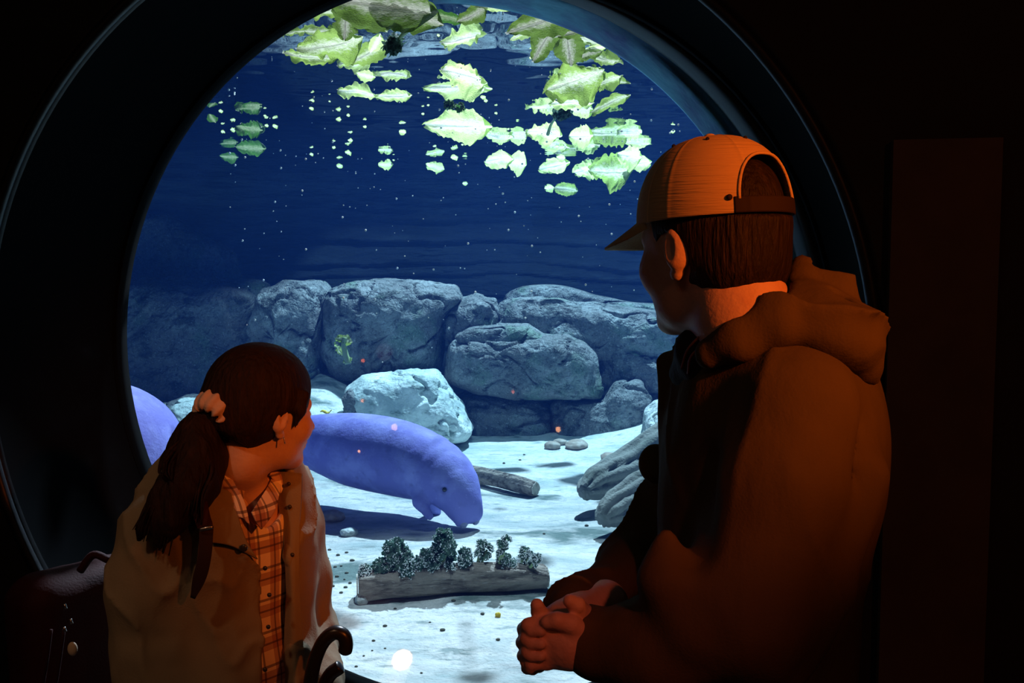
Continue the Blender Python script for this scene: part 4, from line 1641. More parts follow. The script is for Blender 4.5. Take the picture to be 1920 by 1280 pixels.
# ================================================================== the man in the cap
def man():
    base = (0.36, 1.36, 0)
    HC = P(1330, 463, 1.35)
    yaw = -math.radians(39)
    HA = frame(yaw, .10)
    fwd, lft, up = HA[:, 0], HA[:, 1], HA[:, 2]
    # ---- skin: head and neck fine, body coarse, hands fine
    f = Field(HC - np.array((.16, .17, .30)), HC + np.array((.20, .17, .17)), .0032)
    head_fields(f, HC, HA)
    nb = P(1420, 640, 1.37)
    f.un(chain(f.p, [L2W(HC, HA, (-.030, 0, -.03)), L2W(HC, HA, (-.050, 0, -.10)), nb, nb + np.array((.02, 0, -.08))], [.058, .062, .070, .085], .02), .025)
    head = grow(f, 2)
    # joints
    shN, elN, wrN = P(1490, 765, 1.235), P(1370, 1140, 1.19), P(1105, 1205, 1.235)
    shF, elF, wrF = P(1362, 775, 1.56), P(1258, 985, 1.60), P(1100, 1130, 1.40)
    chest, belly, hip = P(1455, 860, 1.41), P(1430, 1080, 1.42), P(1430, 1280, 1.43)
    hipz = .92
    hipc = np.array((hip[0], 1.42, hipz))
    TA = frame(-math.radians(58), .12)
    f = Field((-.15, .95, -.02), (.65, 1.85, 1.56), .012)
    f.un(ell(f.p, chest, (.10, .17, .20), TA), .0)
    f.un(ell(f.p, belly, (.10, .15, .18), TA), .06)
    f.un(ell(f.p, hipc, (.10, .15, .13), TA), .06)
    f.un(chain(f.p, [shN, elN, wrN], [.05, .04, .028], .02), .03)
    f.un(chain(f.p, [shF, elF, wrF], [.05, .04, .028], .02), .03)
    f.un(chain(f.p, [nb, chest], [.06, .08]), .05)
    feet = []
    for s in (-1, 1):
        h = hipc + TA[:, 1] * .09 * s - np.array((0, 0, .05))
        k = np.array((h[0] - .02, h[1] + .02, .50))
        a = np.array((h[0], h[1], .09))
        f.un(chain(f.p, [h, k, a], [.085, .055, .036], .02), .04)
        t = a + TA[:, 0] * .13 - np.array((0, 0, .055)) 
        f.un(chain(f.p, [a - np.array((0, 0, .04)), t], [.035, .028]), .02)
        feet.append((h, k, a))
    body = grow(f, 1)
    # hands, fingers laced before the belly
    hc = P(1045, 1190, 1.235)
    f = Field(hc - np.array((.085, .10, .10)), hc + np.array((.12, .26, .10)), .0022)
    # near (left) hand: back towards the camera, fingers wrapping over the other
    d1 = P(1110, 1205, 1.24)
    k1 = P(1040, 1178, 1.225)
    f.un(chain(f.p, [P(1190, 1215, 1.23), d1], [.034, .027]), .0)
    f.un(chain(f.p, [P(1135, 1130, 1.36), P(1082, 1150, 1.30)], [.032, .026]), .0)
    # back of the left hand
    f.un(chain(f.p, [d1, P(1070, 1200, 1.235), P(1030, 1180, 1.238)], [.026, .028, .020], .01), .012)
    f.un(chain(f.p, [d1, P(1065, 1212, 1.238), P(1028, 1220, 1.240)], [.026, .028, .019], .01), .012)
    # its four fingers, bent over the other hand
    for (y, s_) in ((1166, 1.0), (1191, 1.04), (1216, 1.0), (1239, .86)):
        a0 = P(1024, y + 2, 1.232)
        a1 = P(1024 - 33 * s_, y + 6, 1.226)
        a2 = P(1024 - 42 * s_, y + 13, 1.248)
        a3 = P(1024 - 28 * s_, y + 17, 1.266)
        f.un(cone(f.p, P(1046, 1190 * .4 + y * .6, 1.238), a0, .014, .0112 * s_), .010)
        f.un(cone(f.p, a0, a1, .0110 * s_, .0098 * s_), .0025)
        f.un(cone(f.p, a1, a2, .0098 * s_, .0090 * s_), .0012)
        f.un(cone(f.p, a2, a3, .0090 * s_, .0078 * s_), .0012)
    # its thumb, lying over the top
    f.un(chain(f.p, [P(1092, 1192, 1.226), P(1070, 1170, 1.216), P(1044, 1163, 1.212), P(1026, 1166, 1.214)], [.0165, .0125, .0108, .0088], .003), .005)
    # right hand behind: palm, index raised at the top left, finger ends showing between
    f.un(chain(f.p, [P(1082, 1150, 1.30), P(1060, 1175, 1.285), P(1025, 1200, 1.285)], [.026, .030, .030], .02), .004)
    f.un(chain(f.p, [P(1052, 1172, 1.268), P(1026, 1160, 1.250), P(1010, 1146, 1.240), P(1007, 1134, 1.236)], [.0125, .0110, .0100, .0086], .002), .002)
    for (y, s_) in ((1181, 1.0), (1206, .95), (1229, .9)):
        f.un(chain(f.p, [P(1000, y + 8, 1.27), P(984, y + 2, 1.246), P(996, y, 1.222), P(1014, y + 1, 1.217)], [.010 * s_, .0092 * s_, .0085 * s_, .0074 * s_], .001), .0008)
    f.un(chain(f.p, [P(1010, 1245, 1.275), P(992, 1246, 1.255), P(988, 1240, 1.236), P(994, 1252, 1.228)], [.011, .0100, .0090, .0076], .001), .001)
    # right thumb standing against the left wrist
    f.un(chain(f.p, [P(1096, 1165, 1.262), P(1092, 1150, 1.240), P(1080, 1134, 1.228), P(1068, 1126, 1.224)], [.016, .0135, .0112, .0088], .003), .004)
    f.F = f.F - .0006 * fbm(f.p * 120, 2)
    hands = grow(f, 1)
    V, Q = join([body, head, hands])
    root = mesh_obj('person', V, Q, M['skin'], loc=base)
    tag(root, 'person in an orange-lit baseball cap and olive hooded jacket, hands clasped', 'person')
    eyes(HC, HA, 1.0, root)

    # fingernails on the near hand
    nm = MB()
    for (x, y, Y) in ((990, 1184, 1.222),):
        nm.ball(P(x, y, Y), (.005, .002, .006), 6)
    # ---- hair
    f = Field(HC - np.array((.15, .15, .13)), HC + np.array((.17, .15, .14)), .004)
    q = ((f.p - np.array(HC, np.float32)) @ HA.astype(np.float32))
    d = ell(q, (-.016, 0, .026), (.104, .083, .102))
    d = smin(d, ell(q, (-.055, 0, -.035), (.050, .066, .050)), .03)
    # cut away: face, ears, lower nape line
    face = q[..., 0] - (.030 + .35 * (q[..., 2] - .0))
    d = np.maximum(d, face)
    side = ell(q, (.008, .085, -.020), (.034, .04, .040))
    d = -smin(-d, side, .006)
    d = -smin(-d, ell(q, (.008, -.085, -.020), (.034, .04, .040)), .006)
    nape = -(q[..., 2] + .083 + .25 * (q[..., 0] + .06) * 0 + .5 * np.maximum(q[..., 0] + .02, 0) * -1.6)
    d = np.maximum(d, nape + .004 * vnoise(q * (260, 260, 30)))
    d = np.maximum(d, -(ell(q, (-.012, 0, .035), (.094, .073, .083))))
    capd = ell(q, (-.006, 0, .036), (.1045, .0835, .104))
    d = np.maximum(d, np.where(q[..., 2] > .030, capd, -1))
    f.un(d)
    f.F = f.F - .0022 * fbm(q * (90, 90, 14), 2)
    V, Q = grow(f, 1, .4)
    mesh_obj('hair', V, Q, M['hair_dark'], root)

    # ---- cap
    CA = HA @ np.array(Matrix.Rotation(math.radians(-2), 3, 'Y'))
    CB = L2W(HC, HA, (-.009, 0, .034))
    a_, b_, c_ = .112, .090, .112

    def cappt(ph, th, k=1.0):
        # ph: angle from forward, th: 0 at the sweatband .. pi/2 at the button
        ct = math.cos(th) ** .80
        st = math.sin(th) ** .95
        x = (a_ * (1 if abs(ph) < 1.57 else 1.0)) * math.cos(ph) * ct
        y = b_ * math.sin(ph) * ct
        z = c_ * st
        return L2W(CB, CA, (x * k, y * k, z * k + (k - 1) * 0))
    nph, nth = 312, 96

    def shell(name, keep, m, th_=.0022, k=1.0, parent=None):
        vin, f_ = [], []
        for i in range(nph):
            for j in range(nth + 1):
                ph = -math.pi + 2 * math.pi * i / nph
                th = (math.pi / 2) * j / nth
                seam = 0
                for t in range(6):
                    dd = abs((ph - (math.pi / 6 + t * math.pi / 3) + math.pi) % (2 * math.pi) - math.pi)
                    seam += math.exp(-(dd / .03) ** 2)
                vin.append(cappt(ph, th, k * (1 + .006 * seam)))
        n = len(vin)
        vout = [np.array(v) for v in vin]
        vinn = [np.array(v) + (np.array(L2W(CB, CA, (0, 0, 0))) - np.array(v)) * .025 for v in vin]
        idx = lambda i, j: (i % nph) * (nth + 1) + j
        cells = set((i, j) for i in range(nph) for j in range(nth) if keep(-math.pi + 2 * math.pi * (i + .5) / nph, (math.pi / 2) * (j + .5) / nth))
        for (i, j) in cells:
            a, b, c, d = idx(i, j), idx(i + 1, j), idx(i + 1, j + 1), idx(i, j + 1)
            f_.append((a, b, c, d))
            f_.append((d + n, c + n, b + n, a + n))
            for (di, dj, e) in ((-1, 0, (a, d)), (1, 0, (c, b)), (0, -1, (b, a)), (0, 1, (d, c))):
                nb_ = ((i + di) % nph, j + dj)
                if nb_ not in cells:
                    f_.append((e[0], e[1], e[1] + n, e[0] + n) if (di, dj) != (0, 0) else ())
        used = sorted(set(x for q_ in f_ for x in q_))
        mp = {x: k_ for k_, x in enumerate(used)}
        allv = vout + vinn
        return mesh_obj(name, [allv[x] for x in used], [tuple(mp[x] for x in q_) for q_ in f_], m, parent)

    HW = .66

    def hole(ph, th):
        d = math.pi - abs(ph)
        if d > HW:
            return False
        return .15 < th < .15 + .60 * max(0, 1 - (d / HW) ** 2.8) ** .5
    cap = thing('baseball_cap', 'x', 'x', CB)
    del cap['label'], cap['category']
    cap.parent = root
    cap.location = Vector(CB - np.array(base))
    shell('crown', lambda ph, th: not (math.pi - abs(ph) < HW and th < .16) and not hole(ph, th) and abs(ph) < 1.20, M['cap'], parent=cap)
    shell('mesh_back', lambda ph, th: not (math.pi - abs(ph) < HW and th < .16) and not hole(ph, th) and abs(ph) >= 1.20, M['cap_mesh'], parent=cap)
    shell('strap', lambda ph, th: math.pi - abs(ph) < HW + .07 and th < .16, M['cap_dark'], k=1.012, parent=cap)
    b = MB().ball(cappt(0, math.pi / 2, 1.0), (.008, .008, .005), 8)
    b.obj('button', M['cap'], cap)
    q_ = []
    for t in np.linspace(-1, 1, 60):
        dd = HW * math.sin(t * math.pi / 2)
        hh = .60 * max(0, 1 - abs(dd / HW) ** 2.8) ** .5
        q_.append(cappt(math.pi + dd, .14 + hh, 1.004))
    vv, fq = tube(q_, .0022, 6)
    mesh_obj('opening_trim', vv, fq, M['cap'], cap)
    e = MB()
    for t in range(6):
        e.ball(cappt(t * math.pi / 3, 1.12, 1.003), .0028, 6)
    for ph in (2.36, -2.36):
        e.ball(cappt(ph, .16, 1.008), .004, 6)
    e.obj('eyelets', M['cap_dark'], cap)
    # visor
    v, n1, n2 = [], 30, 12
    for side_ in (1, -1):
        for i in range(n1 + 1):
            t = -1 + 2 * i / n1
            ph = t * 1.08
            for j in range(n2 + 1):
                s = j / n2
                x0, y0 = a_ * .97 * math.cos(ph), b_ * .99 * math.sin(ph)
                ext = .078 * math.sqrt(max(0, 1 - abs(t) ** 2.6))
                x = x0 + ext * s
                y = y0 * (1 - .06 * s)
                z = .006 - .36 * ext * s - 1.9 * y * y * (s * .9 + .1) - .0015 * (side_ < 0) * 2
                v.append(L2W(CB, CA, (x, y, z)))
    m_ = (n1 + 1) * (n2 + 1)
    g = lambda i, j: i * (n2 + 1) + j
    ff = []
    for i in range(n1):
        for j in range(n2):
            ff.append((g(i, j), g(i, j + 1), g(i + 1, j + 1), g(i + 1, j)))
            ff.append((g(i + 1, j) + m_, g(i + 1, j + 1) + m_, g(i, j + 1) + m_, g(i, j) + m_))
        ff.append((g(i, n2), g(i, n2) + m_, g(i + 1, n2) + m_, g(i + 1, n2)))
        ff.append((g(i + 1, 0), g(i + 1, 0) + m_, g(i, 0) + m_, g(i, 0)))
    mesh_obj('visor', v, ff, M['cap'], cap)

    # ---- jacket
    f = Field((-.02, .98, .86), (.62, 1.80, 1.60), .0058)
    p = f.p
    f.un(ell(p, P(1458, 830, 1.41), (.140, .205, .235), TA), 0)
    f.un(ell(p, P(1425, 1060, 1.42), (.130, .190, .26), TA), .06)
    f.un(ell(p, P(1400, 1300, 1.43), (.135, .190, .20), TA), .06)
    f.un(ell(p, P(1530, 820, 1.37), (.078, .12, .16), TA), .05)               # rounded upper back
    f.un(chain(p, [P(1425, 690, 1.39), P(1430, 760, 1.40)], [.075, .11]), .06)
    # near sleeve, loose
    f.un(chain(p, [shN + (0, .02, .0), P(1455, 900, 1.225), elN + (.015, 0, 0)], [.083, .080, .082], .03), .035)
    f.un(chain(p, [elN + (.0, .0, 0), P(1230, 1215, 1.205), P(1125, 1212, 1.235)], [.078, .058, .040], .02), .018)
    f.un(cone(p, P(1150, 1212, 1.232), P(1112, 1210, 1.238), .041, .043), .006)
    # far sleeve and front
    f.un(chain(p, [shF, P(1305, 880, 1.57), elF, P(1178, 1068, 1.49), P(1116, 1118, 1.41)], [.066, .058, .050, .040, .032], .02), .03)
    f.un(cone(p, P(1118, 1112, 1.415), P(1084, 1140, 1.345), .036, .037), .006)
    f.un(rbox(p, P(1322, 775, 1.50), (.035, .09, .10), .015, TA), .03)           # front edge
    f.un(ell(p, P(1232, 872, 1.52), (.028, .03, .034)), .02)                    # rumple in the far elbow
    # rumples
    f.un(chain(p, [P(1265, 1000, 1.20), P(1245, 1090, 1.17), P(1290, 1180, 1.15)], [.02, .028, .02]), .03)
    f.sub(chain(p, [P(1330, 870, 1.24), P(1290, 980, 1.20), P(1300, 1040, 1.16)], [.012, .016, .008]), .04)
    f.un(chain(p, [P(1625, 900, 1.25), P(1540, 1100, 1.22), P(1450, 1250, 1.18)], [.02, .03, .02]), .06)
    f.sub(chain(p, [P(1610, 1000, 1.26), P(1500, 1180, 1.18), P(1440, 1270, 1.16)], [.004, .010, .006]), .03)
    f.sub(chain(p, [P(1590, 790, 1.25), P(1560, 900, 1.23), P(1570, 980, 1.24)], [.003, .008, .003]), .03)
    folds(f, .012, 3.2, (1, 1, .6), 31.0)
    folds(f, .009, 8.0, (1, 1, .7), 8.0)
    creases(f, .020, 3.6, (1.3, 1.3, .55), 23.1, rot=frame(.5, .5))
    creases(f, .012, 7, (1, 1, .6), 41.3, .06, rot=frame(-.5, .4))
    # neck opening and wrists stay open
    f.sub(chain(p, [nb + np.array((-.005, 0, .02)), L2W(HC, HA, (-.045, 0, -.08))], [.066, .068]), .01)
    V, Q = grow(f, 1, .4)
    jk = mesh_obj('jacket', V, Q, M['jacket_olive'], root)
    # hood lying on the back
    f = Field((.20, 1.08, 1.36), (.56, 1.62, 1.66), .0045)
    p = f.p
    d = chain(p, [P(1330, 662, 1.27), P(1385, 636, 1.25), P(1450, 604, 1.245), P(1495, 572, 1.29), P(1498, 565, 1.36), P(1460, 580, 1.46)], [.020, .026, .028, .024, .020, .020], .02)
    d = smin(d, cone(p, P(1498, 560, 1.31), P(1500, 498, 1.335), .026, .003), .008)
    d = smin(d, ell(p, P(1552, 618, 1.30), (.058, .085, .042), frame(math.radians(105), .45)), .03)
    d = smin(d, chain(p, [P(1545, 605, 1.27), P(1592, 640, 1.29), P(1622, 690, 1.31), P(1640, 712, 1.32)], [.040, .036, .020, .006], .02), .025)
    d = smin(d, chain(p, [P(1535, 552, 1.32), P(1568, 566, 1.32), P(1606, 628, 1.33)], [.018, .020, .02], .02), .012)
    d = -smin(-d, chain(p, [P(1535, 560, 1.27), P(1575, 556, 1.26), P(1590, 568, 1.25)], [.006, .010, .004]), .012)
    d = -smin(-d, chain(p, [P(1500, 585, 1.22), P(1530, 605, 1.20), P(1570, 620, 1.2)], [.006, .008, .004]), .012)
    f.un(d)
    f.sub(chain(p, [nb + np.array((-.005, 0, .02)), L2W(HC, HA, (-.045, 0, -.08))], [.066, .068]), .01)
    folds(f, .012, 7.0, (1, 1, 1.4), 5.0)
    creases(f, .016, 7, (1, .6, 1.4), 4.3, .06, rot=frame(.3, .3))
    V, Q = grow(f, 1, .4)
    mesh_obj('hood', V, Q, M['jacket_olive'], jk)
    # cord and snaps at the throat
    b = MB()
    b.tube(catmull([P(1352, 600, 1.30), P(1318, 625, 1.29), P(1290, 655, 1.30), P(1278, 690, 1.32)], 18), .0018, 6)
    b.tube(catmull([P(1340, 612, 1.29), P(1325, 640, 1.28), P(1296, 668, 1.29), P(1290, 700, 1.31)], 18), .0018, 6)
    b.obj('drawcord', M['cord'], jk)
    b = MB()
    for (x, y, Y) in ((1362, 604, 1.285), (1345, 620, 1.28), (1322, 668, 1.31), (1333, 690, 1.31)):
        b.ball(P(x, y, Y), .0045, 6)
    b.obj('toggles', M['metal'], jk)
    # collar of the dark jacket front
    f = Field((.13, 1.18, 1.38), (.36, 1.55, 1.60), .0045)
    p = f.p
    f.un(chain(p, [P(1400, 612, 1.30), P(1350, 630, 1.30), P(1312, 655, 1.34), P(1300, 660, 1.42)], [.014, .022, .026, .022], .02))
    f.un(chain(p, [P(1320, 690, 1.33), P(1285, 700, 1.38)], [.03, .02]), .02)
    folds(f, .014, 12, (1, 1, 1), 2.0)
    V, Q = grow(f, 1, .4)
    mesh_obj('collar', V, Q, M['knit_dark'], jk)
    # pale shirt collar edge
    v, q = tube(catmull([P(1415, 600, 1.305), P(1398, 604, 1.30), P(1378, 612, 1.30)], 10), .007, 8)
    mesh_obj('shirt_collar', v, q, M['scrunchie'], root)
    # trousers and shoes
    f = Field((-.12, 1.1, .02), (.6, 1.75, 1.02), .012)
    f.un(ell(f.p, hipc, (.125, .175, .12), TA))
    for (h, k, a) in feet:
        f.un(chain(f.p, [h, k, a + (0, 0, .02)], [.10, .075, .058], .03), .04)
    folds(f, .01, 6)
    V, Q = grow(f, 1)
    mesh_obj('trousers', V, Q, M['trousers'], root)
    for (h, k, a) in feet:
        f = Field(a - (.22, .22, .095), a + (.22, .22, .08), .008)
        t = a + TA[:, 0] * .14
        f.un(chain(f.p, [np.r_[a[:2] - TA[:2, 0] * .05, .045], np.r_[a[:2], .05], np.r_[t[:2], .04]], [.042, .048, .040], .02))
        f.F = np.maximum(f.F, -(f.p[..., 2] - .002))
        V, Q = grow(f, 1)
        mesh_obj('shoe', V, Q, M['shoe'], root)


man()
# ================================================================== the woman with the ponytail
def sheet(name, rows, m, parent, th=.004, nu=28, nv=20, wob=.0, label=None, seed=0):
    """cloth laid through rows of (px, py, Y) points, of real thickness"""
    R = [catmull([P(*q) for q in r], nu) for r in rows]
    cols = [catmull([R[i][k] for i in range(len(R))], nv) for k in range(nu)]
    G_ = np.array(cols)                                   # nu x nv x 3
    du = np.gradient(G_, axis=0)
    dv = np.gradient(G_, axis=1)
    N_ = np.cross(du, dv)
    N_ /= np.linalg.norm(N_, axis=-1, keepdims=True) + 1e-9
    if wob:
        G_ = G_ + N_ * wob * fbm(G_ * 14 + seed, 3)[..., None]
    a = (G_ + N_ * th / 2).reshape(-1, 3)
    b = (G_ - N_ * th / 2).reshape(-1, 3)
    n = len(a)
    f = []
    for i in range(nu - 1):
        for j in range(nv - 1):
            p, q, r, s = i * nv + j, (i + 1) * nv + j, (i + 1) * nv + j + 1, i * nv + j + 1
            f += [(p, q, r, s), (p + n, s + n, r + n, q + n)]
    for i in range(nu - 1):
        for j in (0, nv - 1):
            p, q = i * nv + j, (i + 1) * nv + j
            f.append((p, p + n, q + n, q) if j == 0 else (p, q, q + n, p + n))
    for j in range(nv - 1):
        for i in (0, nu - 1):
            p, q = i * nv + j, i * nv + j + 1
            f.append((p, q, q + n, p + n) if i == 0 else (p, p + n, q + n, q))
    return mesh_obj(name, np.vstack([a, b]), f, m, parent, label=label)


def woman():
    base = (-.52, 1.85, 0)
    HC = P(494, 772, 1.82)
    sc = .93
    HA = frame(math.radians(47), .10)
    TA = frame(math.radians(129), -.02)
    tf, tl = TA[:, 0], TA[:, 1]
    chest, belly = P(432, 1010, 1.85), P(432, 1200, 1.85)
    nb = P(452, 925, 1.85)
    f = Field(HC - np.array((.16, .17, .24)), HC + np.array((.17, .19, .14)), .0032)
    head_fields(f, HC, HA, sc, male=False)
    f.un(chain(f.p, [L2W(HC, HA, (-.025, 0, -.04), sc), L2W(HC, HA, (-.040, 0, -.10), sc), nb, nb - np.array((0, 0, .08))], [.046, .041, .046, .072], .02), .025)
    f.un(chain(f.p, [nb + tf * .01, nb + tf * .048 - np.array((0, 0, .01))], [.046, .028]), .03)
    head = grow(f, 2)
    shR, elR, wrR = P(296, 1005, 1.75), P(290, 1240, 1.72), P(345, 1420, 1.66)
    shL, elL, wrL = P(556, 985, 1.95), P(590, 1190, 1.99), P(603, 1335, 1.84)
    hipc = np.array((belly[0], belly[1], .78))
    f = Field((-.95, 1.45, -.02), (-.12, 2.25, 1.30), .012)
    f.un(ell(f.p, chest, (.085, .14, .17), TA))
    f.un(ell(f.p, belly, (.08, .125, .17), TA), .06)
    f.un(ell(f.p, hipc, (.10, .15, .13), TA), .06)
    f.un(chain(f.p, [shR, elR, wrR], [.042, .034, .024], .02), .03)
    f.un(chain(f.p, [shL, elL, wrL], [.042, .034, .024], .02), .03)
    f.un(chain(f.p, [nb, chest], [.05, .07]), .05)
    feet = []
    for s in (-1, 1):
        h = hipc + tl * .085 * s - np.array((0, 0, .05))
        k = np.array((h[0], h[1], .43)) + tf * .02
        a = np.array((h[0], h[1], .08))
        f.un(chain(f.p, [h, k, a], [.080, .050, .033], .02), .04)
        feet.append((h, k, a))
        f.un(chain(f.p, [a - np.array((0, 0, .035)), a + tf * .12 - np.array((0, 0, .05))], [.03, .025]), .02)
    body = grow(f, 1)
    # left hand closed round the two umbrella shafts; right hand at the waist
    f = Field(wrL - np.array((.10, .13, .13)), wrL + np.array((.10, .13, .09)), .0026)
    kL = wrL + np.array((-.012, -.055, -.055))
    f.un(cone(f.p, wrL + (np.array(elL) - wrL) * .25, wrL, .026, .024))
    hand(f, wrL, kL, (.35, .45, -.5), 1, [(1.0, 1.3, .8)] * 4, .92)
    handL = grow(f, 1)
    f = Field(wrR - np.array((.13, .14, .12)), wrR + np.array((.15, .14, .10)), .0026)
    f.un(cone(f.p, wrR + (np.array(elR) - wrR) * .25, wrR, .026, .024))
    hand(f, wrR, wrR + np.array((.060, .03, -.045)), (.2, .8, .1), -1, [(.4, .6, .3)] * 4, .92)
    handR = grow(f, 1)
    V, Q = join([body, head, handL, handR])
    root = mesh_obj('person', V, Q, M['skin'], loc=base)
    tag(root, 'person with dark ponytail, open khaki jacket over plaid shirt, looking into the tank', 'person')
    eyes(HC, HA, sc, root)
    v, q = tube(catmull([L2W(HC, HA, (.0, -.084, -.040), sc), L2W(HC, HA, (.002, -.086, -.052), sc)], 4), .0012, 6)
    mesh_obj('earring', v, q, M['metal'], root)

    # ---- hair
    f = Field(HC - np.array((.17, .17, .15)), HC + np.array((.16, .17, .15)), .004)
    q = ((f.p - np.array(HC, np.float32)) @ HA.astype(np.float32)) / sc
    d = ell(q, (-.014, 0, .036), (.110, .090, .102))
    d = smin(d, ell(q, (-.060, 0, -.020), (.055, .068, .052)), .04)
    d = smin(d, ell(q, (-.100, 0, .010), (.028, .035, .032)), .03)
    d = np.maximum(d, q[..., 0] - (.072 + .25 * (q[..., 2] - .05)))
    cutf = q[..., 0] - (.055 + .55 * (q[..., 2] + .0))
    d = np.maximum(d, np.where(q[..., 2] < .07, cutf, -1))
    for s in (-1, 1):
        d = -smin(-d, ell(q, (.016, s * .086, -.026), (.030, .04, .034)), .006)
    d = np.maximum(d, -(q[..., 2] + .066 + .55 * (q[..., 0] + .05)))
    for s in (-1, 1):
        d = smin(d, chain(q, [(.040, s * .080, .04), (.034, s * .082, .010), (.026, s * .079, -.022)], [.012, .009, .003], .01), .008)
    d = np.maximum(d, -ell(q, (-.012, 0, .035), (.092, .072, .082)))
    f.un(d * sc)
    # combed grooves running back to the tie
    rel = q - np.array((-.11, 0, .005), np.float32)
    az = np.arctan2(rel[..., 1], rel[..., 2])
    f.F = f.F - .0007 * np.sin(az * 44 + 2.5 * fbm(q * 14, 2)) * np.clip(1.2 - np.linalg.norm(rel, axis=-1) * 4, .15, 1)
    V, Q = grow(f, 1, .4)
    hair = mesh_obj('hair', V, Q, M['hair_brown'], root)
    # ponytail: a body of hair with loose locks
    f = Field(P(250, 1075, 1.74) + (0, -.18, 0), P(440, 740, 1.60) + (.03, .22, .02), .0042)
    p = f.p
    d = chain(p, [P(397, 772, 1.765), P(368, 815, 1.735), P(362, 868, 1.71), P(345, 920, 1.675), P(318, 975, 1.655), P(300, 1020, 1.65)], [.019, .030, .040, .034, .022, .006], .03)
    d = smin(d, chain(p, [P(380, 810, 1.75), P(395, 860, 1.75), P(385, 915, 1.70), P(372, 950, 1.68)], [.022, .030, .022, .008], .03), .02)
    d = smin(d, chain(p, [P(360, 812, 1.73), P(330, 842, 1.72), P(312, 868, 1.715), P(305, 888, 1.71)], [.018, .014, .008, .003], .02), .015)
    d = smin(d, chain(p, [P(340, 900, 1.68), P(300, 935, 1.66), P(272, 985, 1.655), P(262, 1010, 1.655)], [.024, .018, .010, .003], .02), .02)
    f.un(d)
    f.F = f.F - .007 * fbm(p * (55, 55, 9), 2) - .006 * fbm(p * (12, 12, 8), 2)
    V, Q = grow(f, 1, .4)
    tail = mesh_obj('ponytail', V, Q, M['hair_brown'], root)
    b = MB()
    rs = np.random.RandomState(4)
    for k in range(46):
        t = rs.uniform(-1, 1)
        s0 = P(385 + 6 * t, 780 + rs.uniform(-5, 8), 1.74)
        kind = k % 4
        if kind == 0:
            mid = [(350 + 10 * t, 815), (318 + 12 * t, 850), (305 + 8 * t, 880), (312 + 14 * t, 896 + 8 * t)]
        elif kind == 1:
            mid = [(362 + 14 * t, 830), (350 + 20 * t, 900), (320 + 18 * t, 960), (296 + 22 * t, 1030 + 14 * t)]
        elif kind == 2:
            mid = [(375 + 14 * t, 830), (385 + 18 * t, 880), (372 + 14 * t, 930), (366 + 14 * t, 975 + 12 * t)]
        else:
            mid = [(345 + 14 * t, 830), (322 + 16 * t, 890), (285 + 12 * t, 945), (262 + 14 * t, 1005 + 14 * t)]
        ys = (1.715, 1.685, 1.650, 1.640)
        q_ = catmull([s0] + [P(x + rs.uniform(-4, 4), y, Y + rs.uniform(-.012, .006)) for (x, y), Y in zip(mid, ys)], 20)
        b.tube(q_, np.array((.003, .0034, .003, .002, .0007)), 5)
    b.obj('locks', M['hair_brown'], tail)
    # stray locks at the crown
    # scrunchie
    c = P(402, 768, 1.742)
    ax = np.array(P(385, 790, 1.74)) - P(412, 755, 1.77)
    ax /= np.linalg.norm(ax)
    a1 = np.cross(ax, (0, 0, 1)); a1 /= np.linalg.norm(a1)
    a2 = np.cross(ax, a1)
    v, n1, n2 = [], 90, 14
    for i in range(n1):
        a = 2 * math.pi * i / n1
        rr = .0165 * (1 + .12 * math.sin(a * 11))
        rad = a1 * math.cos(a) + a2 * math.sin(a)
        for j in range(n2):
            b_ = 2 * math.pi * j / n2
            v.append(c + rad * (.024 + rr * math.cos(b_) * .8) + ax * rr * 1.25 * math.sin(b_) + ax * .002 * math.sin(a * 9))
    ff = [(i * n2 + j, ((i + 1) % n1) * n2 + j, ((i + 1) % n1) * n2 + (j + 1) % n2, i * n2 + (j + 1) % n2) for i in range(n1) for j in range(n2)]
    mesh_obj('scrunchie', v, ff, M['scrunchie'], root)

    # ---- shirt
    PL = plaid(math.radians(-51))
    f = Field((-.80, 1.55, .72), (-.22, 2.12, 1.27), .0058)
    p = f.p
    f.un(ell(p, chest, (.108, .155, .185), TA))
    f.un(ell(p, belly, (.108, .145, .22), TA), .06)
    f.un(ell(p, hipc + (0, 0, .06), (.115, .155, .12), TA), .06)
    f.un(chain(p, [nb - np.array((0, 0, .015)), chest], [.056, .08]), .05)
    # open neck
    ntop = nb + np.array((0, 0, .05))
    f.sub(chain(p, [ntop, nb - (0, 0, .02) + tf * .02, nb + tf * .112 + np.array((0, 0, .004))], [.055, .055, .036], .01), .01)
    folds(f, .008, 9, (1, 1, .6), 4.0)
    V, Q = grow(f, 1, .4)
    sh = mesh_obj('plaid_shirt', V, Q, PL, root)
    sheet('collar_flap', [[(398, 872, 1.765), (412, 868, 1.77), (424, 872, 1.77)], [(408, 900, 1.745), (424, 902, 1.742), (440, 908, 1.745)],
                          [(424, 930, 1.725), (442, 932, 1.722), (458, 942, 1.727)], [(446, 968, 1.71), (456, 972, 1.71), (468, 984, 1.715)]], PL, sh, .003)
    sheet('collar_flap', [[(512, 890, 1.86), (520, 890, 1.865), (530, 896, 1.875)], [(500, 915, 1.80), (512, 918, 1.81), (524, 922, 1.82)],
                          [(484, 940, 1.75), (498, 950, 1.755), (514, 958, 1.77)], [(472, 960, 1.725), (480, 978, 1.728), (490, 992, 1.735)]], PL, sh, .003)
    fr = lambda l, z, o=.113: np.array((chest[0], chest[1], 0)) + tf * o + tl * l + np.array((0, 0, z))
    b = MB()
    for (x, y) in ((497, 1065), (505, 1115), (503, 1175), (497, 1255)):
        b.ball(P(x, y, 1.728), (.0042, .003, .0042), 6)
    b.obj('buttons', M['button'], sh)

    # ---- jacket, open
    f = Field((-.90, 1.52, .60), (-.16, 2.20, 1.30), .0058)
    p = f.p
